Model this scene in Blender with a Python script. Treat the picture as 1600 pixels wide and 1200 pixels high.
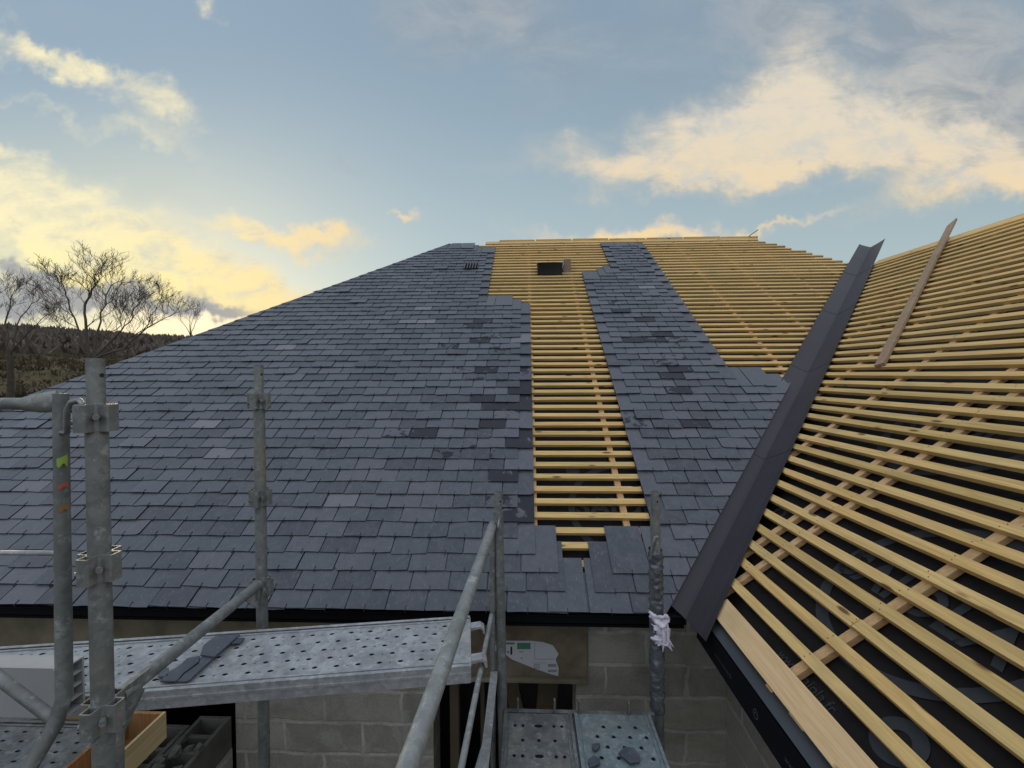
import bpy, math, random
from mathutils import Vector, Matrix, noise
random.seed(7)
R = math.radians
S = bpy.context.scene
for o in list(bpy.data.objects): bpy.data.objects.remove(o)
COL = S.collection

# ------------------------------------------------------------------ camera, sky, sun
CAM = Vector((-0.8537, -2.2413, 1.2831)); F = 654.3
yaw, pitch, roll = -.034, -.0229, -.0044
fwd = Vector((math.sin(yaw)*math.cos(pitch), math.cos(yaw)*math.cos(pitch), math.sin(pitch)))
rgt = Vector((math.cos(yaw), -math.sin(yaw), 0)); upv = rgt.cross(fwd)
r2 = rgt*math.cos(roll)+upv*math.sin(roll); u2 = -rgt*math.sin(roll)+upv*math.cos(roll)
cd = bpy.data.cameras.new('camera'); co = bpy.data.objects.new('camera', cd); COL.objects.link(co)
co.matrix_world = Matrix(((r2.x, u2.x, -fwd.x, CAM.x), (r2.y, u2.y, -fwd.y, CAM.y), (r2.z, u2.z, -fwd.z, CAM.z), (0, 0, 0, 1)))
cd.sensor_width = 36; cd.lens = F/1600*36; cd.clip_start = .02; cd.clip_end = 3000
S.camera = co
S.render.resolution_x = 1024; S.render.resolution_y = 768
S.view_settings.view_transform = 'Standard'; S.view_settings.look = 'None'
S.view_settings.gamma = 1; S.view_settings.exposure = 0.35

SUN_AZ, SUN_EL = R(-44), R(9)          # measured from +Y, left is negative
sl = bpy.data.lights.new('sun', 'SUN'); so = bpy.data.objects.new('sun', sl); COL.objects.link(so)
sl.energy = 1.6; sl.angle = R(14); sl.color = (1, .80, .52)
sd = Vector((math.sin(SUN_AZ)*math.cos(SUN_EL), math.cos(SUN_AZ)*math.cos(SUN_EL), math.sin(SUN_EL)))
so.rotation_euler = sd.to_track_quat('Z', 'Y').to_euler()

W = bpy.data.worlds.new('World'); S.world = W; W.use_nodes = True
nt = W.node_tree; nt.nodes.clear(); L = nt.links.new
def wn(t, **k):
    n = nt.nodes.new(t)
    for a, b in k.items(): setattr(n, a, b)
    return n
def setin(n, i, v):
    if v is None: return
    if hasattr(v, 'is_output') or isinstance(v, bpy.types.NodeSocket): n.id_data.links.new(v, n.inputs[i])
    else: n.inputs[i].default_value = v
def mth(op, a, b=None, c=None, clamp=False):
    n = wn('ShaderNodeMath', operation=op, use_clamp=clamp); setin(n, 0, a); setin(n, 1, b); setin(n, 2, c)
    return n.outputs[0]
sky = wn('ShaderNodeTexSky', sky_type='NISHITA'); sky.sun_disc = False
sky.sun_elevation = SUN_EL; sky.sun_rotation = SUN_AZ; sky.air_density = 1.2; sky.dust_density = 1.2; sky.ozone_density = 1.5
tc = wn('ShaderNodeTexCoord'); sp = wn('ShaderNodeSeparateXYZ')
rot = wn('ShaderNodeVectorRotate', rotation_type='Z_AXIS'); rot.inputs['Angle'].default_value = yaw
L(tc.outputs['Generated'], rot.inputs['Vector']); L(rot.outputs[0], sp.inputs[0])
yy = mth('MAXIMUM', mth('ABSOLUTE', sp.outputs[1]), .12)
u0 = mth('DIVIDE', sp.outputs[0], yy); v0 = mth('DIVIDE', sp.outputs[2], yy)
cb = wn('ShaderNodeCombineXYZ'); L(u0, cb.inputs[0]); L(v0, cb.inputs[1])
def wnoise(scale, detail, rough, vec=None, xs=1, ys=1, off=0, dist=0):
    m = wn('ShaderNodeMapping'); m.inputs['Scale'].default_value = (xs, ys, 1); m.inputs['Location'].default_value = (off, off*.7, off*.3)
    L(vec or cb.outputs[0], m.inputs[0]); n = wn('ShaderNodeTexNoise'); n.inputs['Scale'].default_value = scale
    n.inputs['Detail'].default_value = detail; n.inputs['Roughness'].default_value = rough; n.inputs['Distortion'].default_value = dist
    L(m.outputs[0], n.inputs['Vector']); return n
wa = wnoise(2.6, 5, .6, off=3); wb = wnoise(9, 4, .6, off=8)
def warp(c0, i):
    sA = wn('ShaderNodeSeparateColor'); L(wa.outputs['Color'], sA.inputs[0]); sB = wn('ShaderNodeSeparateColor'); L(wb.outputs['Color'], sB.inputs[0])
    return mth('ADD', c0, mth('ADD', mth('MULTIPLY_ADD', sA.outputs[i], .34, -.17), mth('MULTIPLY_ADD', sB.outputs[i], .11, -.055)))
u, v = warp(u0, 0), warp(v0, 1)
def blobs(lst):
    tot = None
    for (x, y, rx, ry, ang, amp) in lst:
        cu, cv = (x-800)/F, (585-y)/F; ca, sa = math.cos(R(-ang)), math.sin(R(-ang))
        du = mth('SUBTRACT', u, cu); dv = mth('SUBTRACT', v, cv)
        a = mth('DIVIDE', mth('ADD', mth('MULTIPLY', du, ca), mth('MULTIPLY', dv, sa)), rx/F)
        b = mth('DIVIDE', mth('SUBTRACT', mth('MULTIPLY', dv, ca), mth('MULTIPLY', du, sa)), ry/F)
        d = mth('ADD', mth('MULTIPLY', a, a), mth('MULTIPLY', b, b))
        g = mth('MULTIPLY', mth('EXPONENT', mth('MULTIPLY', d, -1.1)), amp)
        tot = g if tot is None else mth('ADD', tot, g)
    return tot
# pixel centre, radii, tilt (degrees, positive falls to the right), strength
warm = [(1120, 245, 290, 42, -2, 1.3), (1430, 232, 280, 50, 2, 1.25), (1240, 165, 120, 85, -35, .85), (1590, 280, 210, 34, -14, 1.3), (1090, 190, 140, 40, 0, .4), (1400, 160, 200, 60, 0, .35),
        (110, 105, 120, 22, 22, 1.25), (268, 180, 60, 28, 8, 1.0), (225, 215, 120, 16, 18, .5), (20, 230, 70, 22, 20, .8), (60, 160, 70, 14, 20, .4),
        (60, 350, 210, 70, 12, 1.3), (330, 452, 200, 44, 8, 1.9), (270, 420, 130, 30, 8, .8), (60, 290, 150, 34, 15, .55), (465, 366, 130, 20, 3, 1.5), (150, 400, 160, 30, 8, .8),
        (1010, 360, 160, 19, 0, 1.6), (1220, 352, 100, 7, -12, .7), (352, 34, 20, 20, 40, .7), (645, 326, 22, 7, 0, .7), (1128, 5, 22, 14, 0, .8)]
grey = [(1400, 110, 360, 140, 0, 1.0), (1300, 30, 330, 60, -5, .35), (1560, 190, 200, 90, 0, .7), (740, 50, 150, 80, 0, .75), (900, 60, 120, 100, 0, .4), (840, 130, 60, 90, 0, .22), (560, 255, 45, 14, 20, .55), (120, 462, 210, 30, 2, 1.1), (300, 490, 120, 16, 5, .8), (520, 375, 60, 16, 10, .3),
        (385, 487, 50, 7, 0, .8), (80, 40, 300, 50, 5, .25), (-350, 300, 300, 200, 0, .7), (2100, 200, 350, 220, 0, .8), (250, 290, 180, 40, 25, .25)]
nz = wnoise(6, 11, .66, xs=1, ys=2.0, off=1.3, dist=.5); nz2 = wnoise(2.2, 8, .6, xs=1, ys=1.7, off=5, dist=.3)
def smooth(x, lo, hi):
    n = wn('ShaderNodeMapRange', interpolation_type='SMOOTHSTEP'); L(x, n.inputs[0]); n.inputs[1].default_value = lo; n.inputs[2].default_value = hi
    return n.outputs[0]
gen = mth('MULTIPLY', smooth(mth('SUBTRACT', 0.0, sp.outputs[1]), -.1, .25), .5)     # loose cloud behind the viewer
topc = mth('MULTIPLY', smooth(v0, 1.2, 2.2), .2)
dw = smooth(mth('MULTIPLY', blobs(warm), mth('MULTIPLY_ADD', nz.outputs[0], 2.3, -.28)), .08, 1.15)
dg = smooth(mth('MULTIPLY', mth('ADD', mth('ADD', blobs(grey), gen), topc), mth('MULTIPLY_ADD', nz2.outputs[0], 2.0, -.25)), .05, 1.1)
def mixc(fac, a, b, mode='MIX'):
    n = wn('ShaderNodeMix', data_type='RGBA', blend_type=mode); setin(n, 0, fac); setin(n, 6, a); setin(n, 7, b); return n.outputs[2]
ST = .10
def lin(r, g, b, k=1):
    f = lambda c: (c/255/12.92 if c/255 < .04045 else ((c/255+.055)/1.055)**2.4)
    return (f(r)*k, f(g)*k, f(b)*k, 1)
KC = 1/ST/(2**S.view_settings.exposure)
hz = smooth(v0, .0, .85)
left = smooth(u0, -.1, -1.15)
skyblue = mixc(hz, lin(196, 213, 213, KC), lin(148, 171, 190, KC))
skyblue = mixc(mth('MULTIPLY', left, mth('SUBTRACT', 1.0, smooth(v0, .1, .75))), skyblue, lin(206, 212, 190, KC))
base = mixc(mth('MULTIPLY_ADD', left, .22, .74), sky.outputs[0], skyblue)
cw = mixc(left, mixc(smooth(v0, .62, .3), lin(232, 219, 196, KC), lin(248, 219, 168, KC)), mixc(smooth(v0, .42, .18), lin(255, 243, 200, KC), lin(255, 240, 168, 1.12*KC)))
cw = mixc(smooth(wnoise(9, 9, .65, ys=1.8, off=2.2, dist=.3).outputs[0], .26, .58), mixc(left, lin(206, 206, 200, KC), lin(222, 220, 196, KC)), cw)
cg = mixc(smooth(nz.outputs[0], .35, .65), mixc(left, lin(152, 160, 167, KC), lin(166, 168, 166, KC)), mixc(left, lin(186, 186, 184, KC), lin(196, 192, 178, KC)))
skyc = mixc(mth('MULTIPLY', dg, .85), base, cg)
skyc = mixc(mth('MULTIPLY', dw, .95), skyc, cw)
dl = smooth(mth('MULTIPLY', blobs([(90, 462, 230, 26, 3, 1.7), (330, 492, 90, 12, 4, 1.2)]), mth('MULTIPLY_ADD', nz.outputs[0], 1.6, .1)), .25, 1.1)
skyc = mixc(mth('MULTIPLY', dl, .85), skyc, lin(160, 162, 166, KC))
# unseen bright sky added overhead and behind the viewer, fill light for the foreground
over = mth('MAXIMUM', smooth(v0, .95, 1.9), smooth(mth('SUBTRACT', 0.0, sp.outputs[1]), -.05, .25))
ov = mixc(smooth(nz2.outputs[0], .3, .7), (.70*KC, .78*KC, .92*KC, 1), (.95*KC, .99*KC, 1.06*KC, 1))
ov = mixc(smooth(sp.outputs[2], 0.0, .35), (.48*KC, .49*KC, .50*KC, 1), ov)
skyc = mixc(over, skyc, ov)
bg = wn('ShaderNodeBackground'); bg.inputs['Strength'].default_value = ST
wo = wn('ShaderNodeOutputWorld'); L(skyc, bg.inputs[0]); L(bg.outputs[0], wo.inputs[0])

# ------------------------------------------------------------------ helpers
def tag(o, label=None, cat=None, group=None, kind=None):
    if label: o['label'] = label
    if cat: o['category'] = cat
    if group: o['group'] = group
    if kind: o['kind'] = kind
    return o
def empty(name, loc, label, cat, group=None):
    o = bpy.data.objects.new(name, None); COL.objects.link(o); o.location = loc; o.empty_display_size = .1
    return tag(o, label, cat, group)
def wloc(o):
    v_ = Vector((0, 0, 0))
    while o is not None: v_ += o.location; o = o.parent
    return v_
class MB:
    def __init__(s): s.v = []; s.f = []; s.m = []; s.sm = []
    def add(s, vs, fs, mi=0, smooth=False):
        n = len(s.v); s.v += [Vector(a) for a in vs]
        for f in fs: s.f.append([i+n for i in f]); s.m.append(mi); s.sm.append(smooth)
    def obox(s, c, ax, ay, az, mi=0):      # centre and three half axis vectors
        c = Vector(c); P = []
        for k in (-1, 1):
            for j in (-1, 1):
                for i in (-1, 1): P.append(c+Vector(ax)*i+Vector(ay)*j+Vector(az)*k)
        s.add(P, [(0, 2, 3, 1), (4, 5, 7, 6), (0, 1, 5, 4), (2, 6, 7, 3), (0, 4, 6, 2), (1, 3, 7, 5)], mi)
    def box(s, x0, x1, y0, y1, z0, z1, mi=0):
        s.obox(((x0+x1)/2, (y0+y1)/2, (z0+z1)/2), ((x1-x0)/2, 0, 0), (0, (y1-y0)/2, 0), (0, 0, (z1-z0)/2), mi)
    def tube(s, pts, rad, n=16, mi=0, caps=True, flat=None):
        pts = [Vector(p) for p in pts]; k = len(pts)
        rad = rad if isinstance(rad, (list, tuple)) else [rad]*k
        t0 = (pts[1]-pts[0]).normalized(); ref = Vector((0, 0, 1)) if abs(t0.z) < .9 else Vector((1, 0, 0))
        a = t0.cross(ref).normalized(); V = []; base = None
        for i, p in enumerate(pts):
            t = (pts[min(i+1, k-1)]-pts[max(i-1, 0)]).normalized()
            a = (a-t*a.dot(t)).normalized(); b = t.cross(a)
            fa, fb = (flat[i] if flat else (1, 1))
            for j in range(n):
                q = 2*math.pi*j/n; V.append(p+a*math.cos(q)*rad[i]*fa+b*math.sin(q)*rad[i]*fb)
        fs = [(i*n+j, i*n+(j+1) % n, (i+1)*n+(j+1) % n, (i+1)*n+j) for i in range(k-1) for j in range(n)]
        s.add(V, fs, mi, True)
        if caps: s.add(V[:n], [list(range(n))[::-1]], mi); s.add(V[-n:], [list(range(n))], mi)
    def poly(s, pts, th, nrm, mi=0):       # flat polygon given thickness along nrm
        pts = [Vector(p) for p in pts]; n = len(pts); d = Vector(nrm)*th
        s.add(pts+[p+d for p in pts], [list(range(n))[::-1], list(range(n, 2*n))]+[(i, (i+1) % n, n+(i+1) % n, n+i) for i in range(n)], mi)
    def build(s, name, mats, parent=None, bevel=0, origin=None):
        mats = mats if isinstance(mats, (list, tuple)) else [mats]
        mn = Vector([min(q[i] for q in s.v) for i in range(3)]); mx = Vector([max(q[i] for q in s.v) for i in range(3)])
        c = Vector(origin) if origin is not None else (mn+mx)/2
        if origin is None and parent is None: c.z = mn.z
        me = bpy.data.meshes.new(name); me.from_pydata([tuple(q-c) for q in s.v], [], s.f); me.update()
        for m in mats: me.materials.append(m)
        me.polygons.foreach_set('material_index', s.m); me.polygons.foreach_set('use_smooth', s.sm)
        o = bpy.data.objects.new(name, me); COL.objects.link(o)
        if parent is not None: o.parent = parent; o.location = c-wloc(parent)
        else: o.location = c
        if bevel:
            b = o.modifiers.new('b', 'BEVEL'); b.width = bevel; b.segments = 2; b.limit_method = 'ANGLE'; b.angle_limit = R(40)
        return o
# ------------------------------------------------------------------ materials
def newmat(name):
    m = bpy.data.materials.new(name); m.use_nodes = True; t = m.node_tree; t.nodes.clear()
    o = t.nodes.new('ShaderNodeOutputMaterial'); b = t.nodes.new('ShaderNodeBsdfPrincipled'); t.links.new(b.outputs[0], o.inputs[0])
    return m, t, b
class N:
    def __init__(s, t): s.t = t
    def n(s, typ, **k):
        q = s.t.nodes.new(typ)
        for a, b in k.items(): setattr(q, a, b)
        return q
    def coord(s, kind='Object', scale=(1, 1, 1), rnd=True):
        if kind == 'World': src = s.n('ShaderNodeNewGeometry').outputs['Position']
        else: src = s.n('ShaderNodeTexCoord').outputs[kind]
        if rnd and kind == 'Object':
            oi = s.n('ShaderNodeObjectInfo'); a = s.n('ShaderNodeVectorMath', operation='ADD')
            mm = s.n('ShaderNodeMath', operation='MULTIPLY'); s.t.links.new(oi.outputs['Random'], mm.inputs[0]); mm.inputs[1].default_value = 37
            s.t.links.new(src, a.inputs[0]); s.t.links.new(mm.outputs[0], a.inputs[1]); src = a.outputs[0]
        m = s.n('ShaderNodeMapping'); m.inputs['Scale'].default_value = scale; s.t.links.new(src, m.inputs[0]); return m.outputs[0]
    def noise(s, vec, sc, det=4, ro=.55, dist=0):
        q = s.n('ShaderNodeTexNoise'); s.t.links.new(vec, q.inputs['Vector']); q.inputs['Scale'].default_value = sc
        q.inputs['Detail'].default_value = det; q.inputs['Roughness'].default_value = ro; q.inputs['Distortion'].default_value = dist; return q.outputs[0]
    def vor(s, vec, sc, feat='F1', out=0):
        q = s.n('ShaderNodeTexVoronoi', feature=feat); s.t.links.new(vec, q.inputs['Vector']); q.inputs['Scale'].default_value = sc; return q.outputs[out]
    def ramp(s, f, stops):
        q = s.n('ShaderNodeValToRGB'); e = q.color_ramp.elements
        while len(e) < len(stops): e.new(.5)
        for a, (p, c) in zip(e, stops): a.position = p; a.color = (c if hasattr(c, '__len__') else (c, c, c))[:3]+(1,) if hasattr(c, '__len__') else (c, c, c, 1)
        s.t.links.new(f, q.inputs[0]); return q.outputs[0]
    def mr(s, f, a, b, c=0, d=1):
        q = s.n('ShaderNodeMapRange'); s.t.links.new(f, q.inputs[0])
        for i, x in enumerate((a, b, c, d)): q.inputs[i+1].default_value = x
        return q.outputs[0]
    def math(s, op, a, b=None):
        q = s.n('ShaderNodeMath', operation=op); setin(q, 0, a); setin(q, 1, b); return q.outputs[0]
    def mix(s, f, a, b, mode='MIX'):
        q = s.n('ShaderNodeMix', data_type='RGBA', blend_type=mode); setin(q, 0, f)
        setin(q, 6, tuple(a)+(1,) if isinstance(a, tuple) and len(a) == 3 else a); setin(q, 7, tuple(b)+(1,) if isinstance(b, tuple) and len(b) == 3 else b); return q.outputs[2]
    def bump(s, bs, h, st=.3, d=.01):
        q = s.n('ShaderNodeBump'); q.inputs['Strength'].default_value = st; q.inputs['Distance'].default_value = d
        s.t.links.new(h, q.inputs['Height']); s.t.links.new(q.outputs[0], bs.inputs['Normal'])
def wood(name, light, dark, axis=0, rough=.7):
    m, t, b = newmat(name); n = N(t); sc = [22, 22, 22]; sc[axis] = 1.1
    c = n.coord(scale=tuple(sc)); g = n.noise(c, 2.2, 6, .6, 1.2)
    col = n.ramp(g, [(.3, dark), (.62, light)])
    oi = n.n('ShaderNodeObjectInfo').outputs['Random']
    tint = n.ramp(oi, [(0, (.80, .78, .70)), (.5, (1, 1, 1)), (1, (1.0, .93, .86))])
    col = n.mix(1.0, col, tint, 'MULTIPLY')
    c1 = n.coord(scale=(1.6, 1.6, 1.6)); blot = n.noise(c1, 2.0, 3)
    col = n.mix(n.mr(blot, .52, .75, 0, .45), col, (.36, .30, .15))
    sk = [9, 9, 9]; sk[axis] = 2.6; ck = n.coord(scale=tuple(sk)); kd = n.vor(ck, 1.35)
    col = n.mix(n.mr(kd, .08, .15, .9, 0), col, (.10, .045, .015))
    t.links.new(col, b.inputs['Base Color']); b.inputs['Roughness'].default_value = rough
    b.inputs['Specular IOR Level'].default_value = .3; n.bump(b, g, .25, .003); return m
PL, PD = (.70, .495, .205), (.47, .315, .115)
M_WX = wood('pine_along_x', PL, PD, 0); M_WY = wood('pine_along_y', PL, PD, 1)
M_CX = wood('counter_pine', (.70, .47, .26), (.54, .33, .16), 1); M_CY = wood('counter_pine_wing', (.70, .47, .26), (.54, .33, .16), 0)
M_BOARD = wood('pale_board', (.74, .53, .30), (.60, .40, .20), 1)
M_OLD = wood('weathered_plank', (.34, .24, .15), (.22, .15, .09), 0)
M_PLY = wood('plywood', (.62, .50, .28), (.48, .36, .18), 1); M_PLYI = wood('plywood_orange', (.36, .19, .08), (.22, .10, .04), 2)

def slate_mat(name, patchy=True):
    m, t, b = newmat(name); n = N(t); g = n.n('ShaderNodeNewGeometry'); rn = g.outputs['Random Per Island']
    w = n.coord('World'); col = n.ramp(rn, [(0, (.040, .047, .061)), (.45, (.060, .070, .088)), (.9, (.082, .090, .112)), (.99, (.088, .095, .116)), (.994, (.14, .144, .162)), (1, (.16, .162, .18))])
    s1 = n.noise(n.coord('World', (5, 5, 5)), 3, 6, .65, .8); col = n.mix(n.mr(s1, .45, .75, 0, .35), col, (.17, .175, .19))
    s2 = n.noise(n.coord('World', (60, 14, 14)), 2, 4, .7, .5); col = n.mix(n.mr(s2, .60, .74, 0, .65), col, (.24, .245, .26))
    sp_ = n.noise(w, 90, 2, .5); col = n.mix(n.mr(sp_, .68, .78, 0, .5), col, (.30, .30, .32))
    if patchy:
        at = n.n('ShaderNodeAttribute', attribute_name='damp').outputs['Fac']
        wn_ = n.noise(w, 11, 4, .6, .5); f = n.mr(n.math('ADD', wn_, at), .985, 1.04)
        col = n.mix(n.math('MULTIPLY', f, .80), col, (.020, .021, .028))
    t.links.new(col, b.inputs['Base Color']); b.inputs['Specular IOR Level'].default_value = .38
    t.links.new(n.mr(s1, .3, .7, .30, .52), b.inputs['Roughness'])
    if patchy: t.links.new(n.mr(f, 0, 1, .38, .12), b.inputs['Specular IOR Level'])
    t.links.new(n.mr(s1, .3, .7, .30, .52), b.inputs['Roughness']); n.bump(b, s1, .35, .004); return m
M_SLATE = slate_mat('slate'); M_SLATEL = slate_mat('slate_loose', False)
def plain(name, c, rough=.6, metal=0, spec=.5, bump=0, bs=40, var=.15):
    m, t, b = newmat(name); n = N(t); w = n.coord(scale=(1, 1, 1)); g = n.noise(w, bs*.15, 5, .6)
    col = n.mix(n.mr(g, .3, .7), tuple(x*(1-var) for x in c), tuple(min(1, x*(1+var)) for x in c))
    t.links.new(col, b.inputs['Base Color']); b.inputs['Roughness'].default_value = rough; b.inputs['Metallic'].default_value = metal
    b.inputs['Specular IOR Level'].default_value = spec
    if bump: n.bump(b, n.noise(w, bs, 4), bump, .004)
    return m
M_EDGESHADE = plain('slate_edge_shade', (.010, .011, .016), .9, 0, .15)  # near-black slate edges paint in the shadow lines between courses
M_HOLESHADE = plain('painted_hole_shade', (.02, .02, .018), .9)  # shade inside the plank holes, put into the colour of their walls
M_HOOK = plain('hook_steel', (.03, .03, .035), .4, .6)
M_FLASH = plain('dark_flashing', (.034, .031, .038), .55, .15, .4, .55, 7, .22)
M_BLACK = plain('black_sheet', (.004, .004, .006), .75, 0, .15, .3, 12)
M_PRINT = plain('grey_print', (.032, .036, .041), .6, 0, .3); M_PRINTS = plain('grey_small_print', (.055, .055, .058), .6)
def membrane():
    m, t, b = newmat('underlay_membrane'); n = N(t); g = n.noise(n.coord('World', (3, 3, 3)), 2.5, 5, .6, .5)
    col = n.ramp(g, [(.3, (.0055, .0045, .005)), (.7, (.012, .0095, .0095))]); t.links.new(col, b.inputs['Base Color'])
    b.inputs['Roughness'].default_value = .55; b.inputs['Specular IOR Level'].default_value = .2; n.bump(b, n.noise(n.coord('World', (3, 3, 3)), 2.0, 2, .5), .5, .03); return m
M_MEMB = membrane()
def galv(name, c0, c1, dirt=.5, rough=.42):
    m, t, b = newmat(name); n = N(t); w = n.coord(); v1 = n.vor(w, 60, out=1); g = n.noise(w, 7, 6, .65, .6); g2 = n.noise(w, 26, 7, .75)
    sc = n.n('ShaderNodeSeparateColor'); t.links.new(v1, sc.inputs[0])
    col = n.mix(sc.outputs[0], c0, c1); col = n.mix(n.mr(g, .42, .62, 0, dirt), col, tuple(x*.5 for x in c0)); col = n.mix(n.mr(g2, .56, .66, 0, .55), col, tuple(min(.62, x*1.9) for x in c1))
    g4 = n.noise(w, 3.2, 5, .6, .3); col = n.mix(n.mr(g4, .55, .72, 0, .35), col, (.34, .29, .21))
    t.links.new(col, b.inputs['Base Color']); b.inputs['Metallic'].default_value = .35
    t.links.new(n.mr(g, .3, .7, rough, rough+.25), b.inputs['Roughness']); n.bump(b, g2, .25, .002); return m
M_GALV = galv('galvanised_tube', (.17, .185, .18), (.24, .255, .25)); M_GALVL = galv('galvanised_plank', (.30, .32, .335), (.44, .455, .465), .5, .45)
M_GALVM = galv('galvanised_rail', (.23, .25, .25), (.31, .33, .33), .5)
M_GALVD = galv('galvanised_dull', (.12, .13, .13), (.20, .21, .21), .6)
M_GALVB = galv('galvanised_blue_plank', (.15, .19, .20), (.22, .27, .28), .35)
def blockmat(name, ax, off=(0, 0)):
    m, t, b = newmat(name); n = N(t); w = n.coord('World'); s = n.n('ShaderNodeSeparateXYZ'); t.links.new(w, s.inputs[0])
    c = n.n('ShaderNodeCombineXYZ'); t.links.new(n.math('ADD', s.outputs[ax], off[0]), c.inputs[0]); t.links.new(n.math('ADD', s.outputs[2], off[1]), c.inputs[1])
    nn = n.n('ShaderNodeTexNoise'); nn.inputs['Scale'].default_value = 6; nn.inputs['Detail'].default_value = 5; t.links.new(w, nn.inputs['Vector'])
    wv = n.n('ShaderNodeVectorMath', operation='MULTIPLY_ADD'); t.links.new(nn.outputs['Color'], wv.inputs[0]); wv.inputs[1].default_value = (.07, .05, 0); t.links.new(c.outputs[0], wv.inputs[2])
    br = n.n('ShaderNodeTexBrick'); t.links.new(wv.outputs[0], br.inputs['Vector'])
    br.inputs['Scale'].default_value = 1; br.inputs['Brick Width'].default_value = .5; br.inputs['Row Height'].default_value = .2; br.inputs['Mortar Size'].default_value = .014; br.inputs['Mortar Smooth'].default_value = .5
    br.inputs['Color1'].default_value = (.40, .385, .33, 1); br.inputs['Color2'].default_value = (.30, .29, .25, 1); br.inputs['Mortar'].default_value = (.50, .485, .43, 1)
    g = n.noise(w, 2.3, 6, .65, .5); g2 = n.noise(w, 60, 3, .6); g3 = n.noise(w, 5.5, 3, .5, 1.5)
    col = n.mix(n.mr(g3, .53, .57, 0, .7), br.outputs['Color'], (.38, .37, .33))          # smeared mortar
    col = n.mix(n.mr(g, .48, .7, 0, .6), col, (.14, .13, .10)); col = n.mix(n.mr(g2, .35, .7, .2, 0), col, (.08, .08, .07))
    # damp moss band on the beam under the eave
    t.links.new(col, b.inputs['Base Color']); b.inputs['Roughness'].default_value = .95; b.inputs['Specular IOR Level'].default_value = .2
    h = n.math('ADD', g2, n.math('MULTIPLY', br.outputs['Fac'], -1.0)); n.bump(b, h, .5, .006); return m
M_BLKX = blockmat('block_wall_facing_front', 0, (.1, 1.07)); M_BLKY = blockmat('block_wall_facing_side', 1, (.1, 1.07))
M_CONC = plain('concrete_beam', (.20, .18, .125), .95, 0, .2, .6, 30, .35)
M_BLOCK = plain('hollow_block_concrete', (.12, .12, .105), .95, 0, .2, .6, 50, .3)
M_OSB = plain('brown_board', (.17, .14, .10), .9, 0, .2, .5, 60, .3)
M_PAPER = plain('white_paper', (.50, .52, .55), .8, 0, .2, 0, 20, .06); M_GREEN = plain('green_ink', (.06, .20, .12), .8); M_INK = plain('black_ink', (.02, .02, .025), .8); M_GINK = plain('grey_ink', (.25, .26, .29), .8)
M_PLAST = plain('pale_grey_plastic', (.33, .34, .34), .55, 0, .4, .1, 10, .12)
M_CARD = plain('brown_carton', (.22, .17, .13), .9); M_BPL = plain('black_plastic', (.012, .012, .014), .35)
M_TAPEG = plain('grey_tape', (.10, .11, .125), .2, .2, .9, 1.0, 90, .45); M_RAG = plain('pale_rag', (.62, .60, .68), .85, 0, .2, .6, 60, .12)
M_YEL = plain('yellow_green_tape', (.30, .44, .08), .7); M_RED = plain('red_paint', (.38, .09, .07), .8); M_ORA = plain('orange_paint', (.26, .15, .06), .8)
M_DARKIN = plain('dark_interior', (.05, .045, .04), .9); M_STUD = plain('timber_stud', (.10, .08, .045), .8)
M_ROPE = plain('wrapped_film', (.36, .37, .37), .45, 0, .5, .8, 60, .2)

# ------------------------------------------------------------------ roof geometry
T = .7142; TH = math.atan(T); CO, SI = math.cos(TH), math.sin(TH)
RY, HL, HR, WRX = 4.9516, -7.0344, 7.917, 3.872      # main ridge y, left hip x-y, right hip x+y, wing ridge x
GY = .0901                                            # gauge in plan
def MP(x, y, h=0): return Vector((x, y-h*SI, T*y+h*CO))    # point on the main slope, h above it
def WP(x, y, h=0): return Vector((x-h*SI, y, T*x+h*CO))    # on the wing slope
MN = Vector((0, -SI, CO)); WNr = Vector((-SI, 0, CO)); US = Vector((0, CO, SI)); UW = Vector((CO, 0, SI))
BASEZ = -2.9
WALLY, WALLX = .30, .355
HX0, HX1 = HL, 3.872*2+.0   # house extents
house = empty('unfinished_house', (-1, 4, BASEZ), 'house under construction, hipped roof half slated over bare battens, block walls', 'house')
def part(mb, name, mats, bevel=0, parent=None, label=None):
    o = mb.build(name, mats, parent or house, bevel)
    if label: o['label'] = label
    return o
BT = .027
# underlay on all slopes
hm = -.058
mb = MB()
def cl(x, y, h): return MP(x, y, h)
kj = (HR-0)/2   # valley / hip junction
mb.add([MP(HL+.0, 0, hm), MP(.03, .03, hm), MP(3.93, 3.93, hm), MP(HR-RY, RY-.02, hm), MP(HL+RY, RY-.02, hm)], [(0, 1, 2, 3, 4)])
part(mb, 'roof_underlay', M_MEMB)
mb = MB(); mb.add([WP(.03, .03, hm), WP(.04, -3.2, hm), WP(WRX, -3.2, hm), WP(WRX, 3.93, hm)], [(0, 1, 2, 3)])
part(mb, 'roof_underlay', M_MEMB)
# back and end slopes, closed so the roof is a solid form
zr = T*RY-.06; mb = MB()
A = Vector((HL, 0, -.06)); B = Vector((HL+RY, RY, zr)); C_ = Vector((HR-RY, RY, zr)); Jn = Vector((3.95, 3.95, T*3.95-.06))
D1 = Vector((HL, 2*RY, -.06)); D2 = Vector((7.9, 2*RY, -.06))
E1 = Vector((2*WRX, -3.2, -.06)); E2 = Vector((WRX, -3.2, T*WRX-.06)); G1 = Vector((2*WRX, 0, -.06))
mb.add([A, B, D1], [(0, 1, 2)]); mb.add([B, C_, D2, D1], [(0, 1, 2, 3)]); mb.add([C_, Jn, G1, D2], [(0, 1, 2, 3)]); mb.add([E2, E1, G1, Jn], [(0, 1, 2, 3)])
part(mb, 'rear_roof_slope', M_BLACK)

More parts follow.
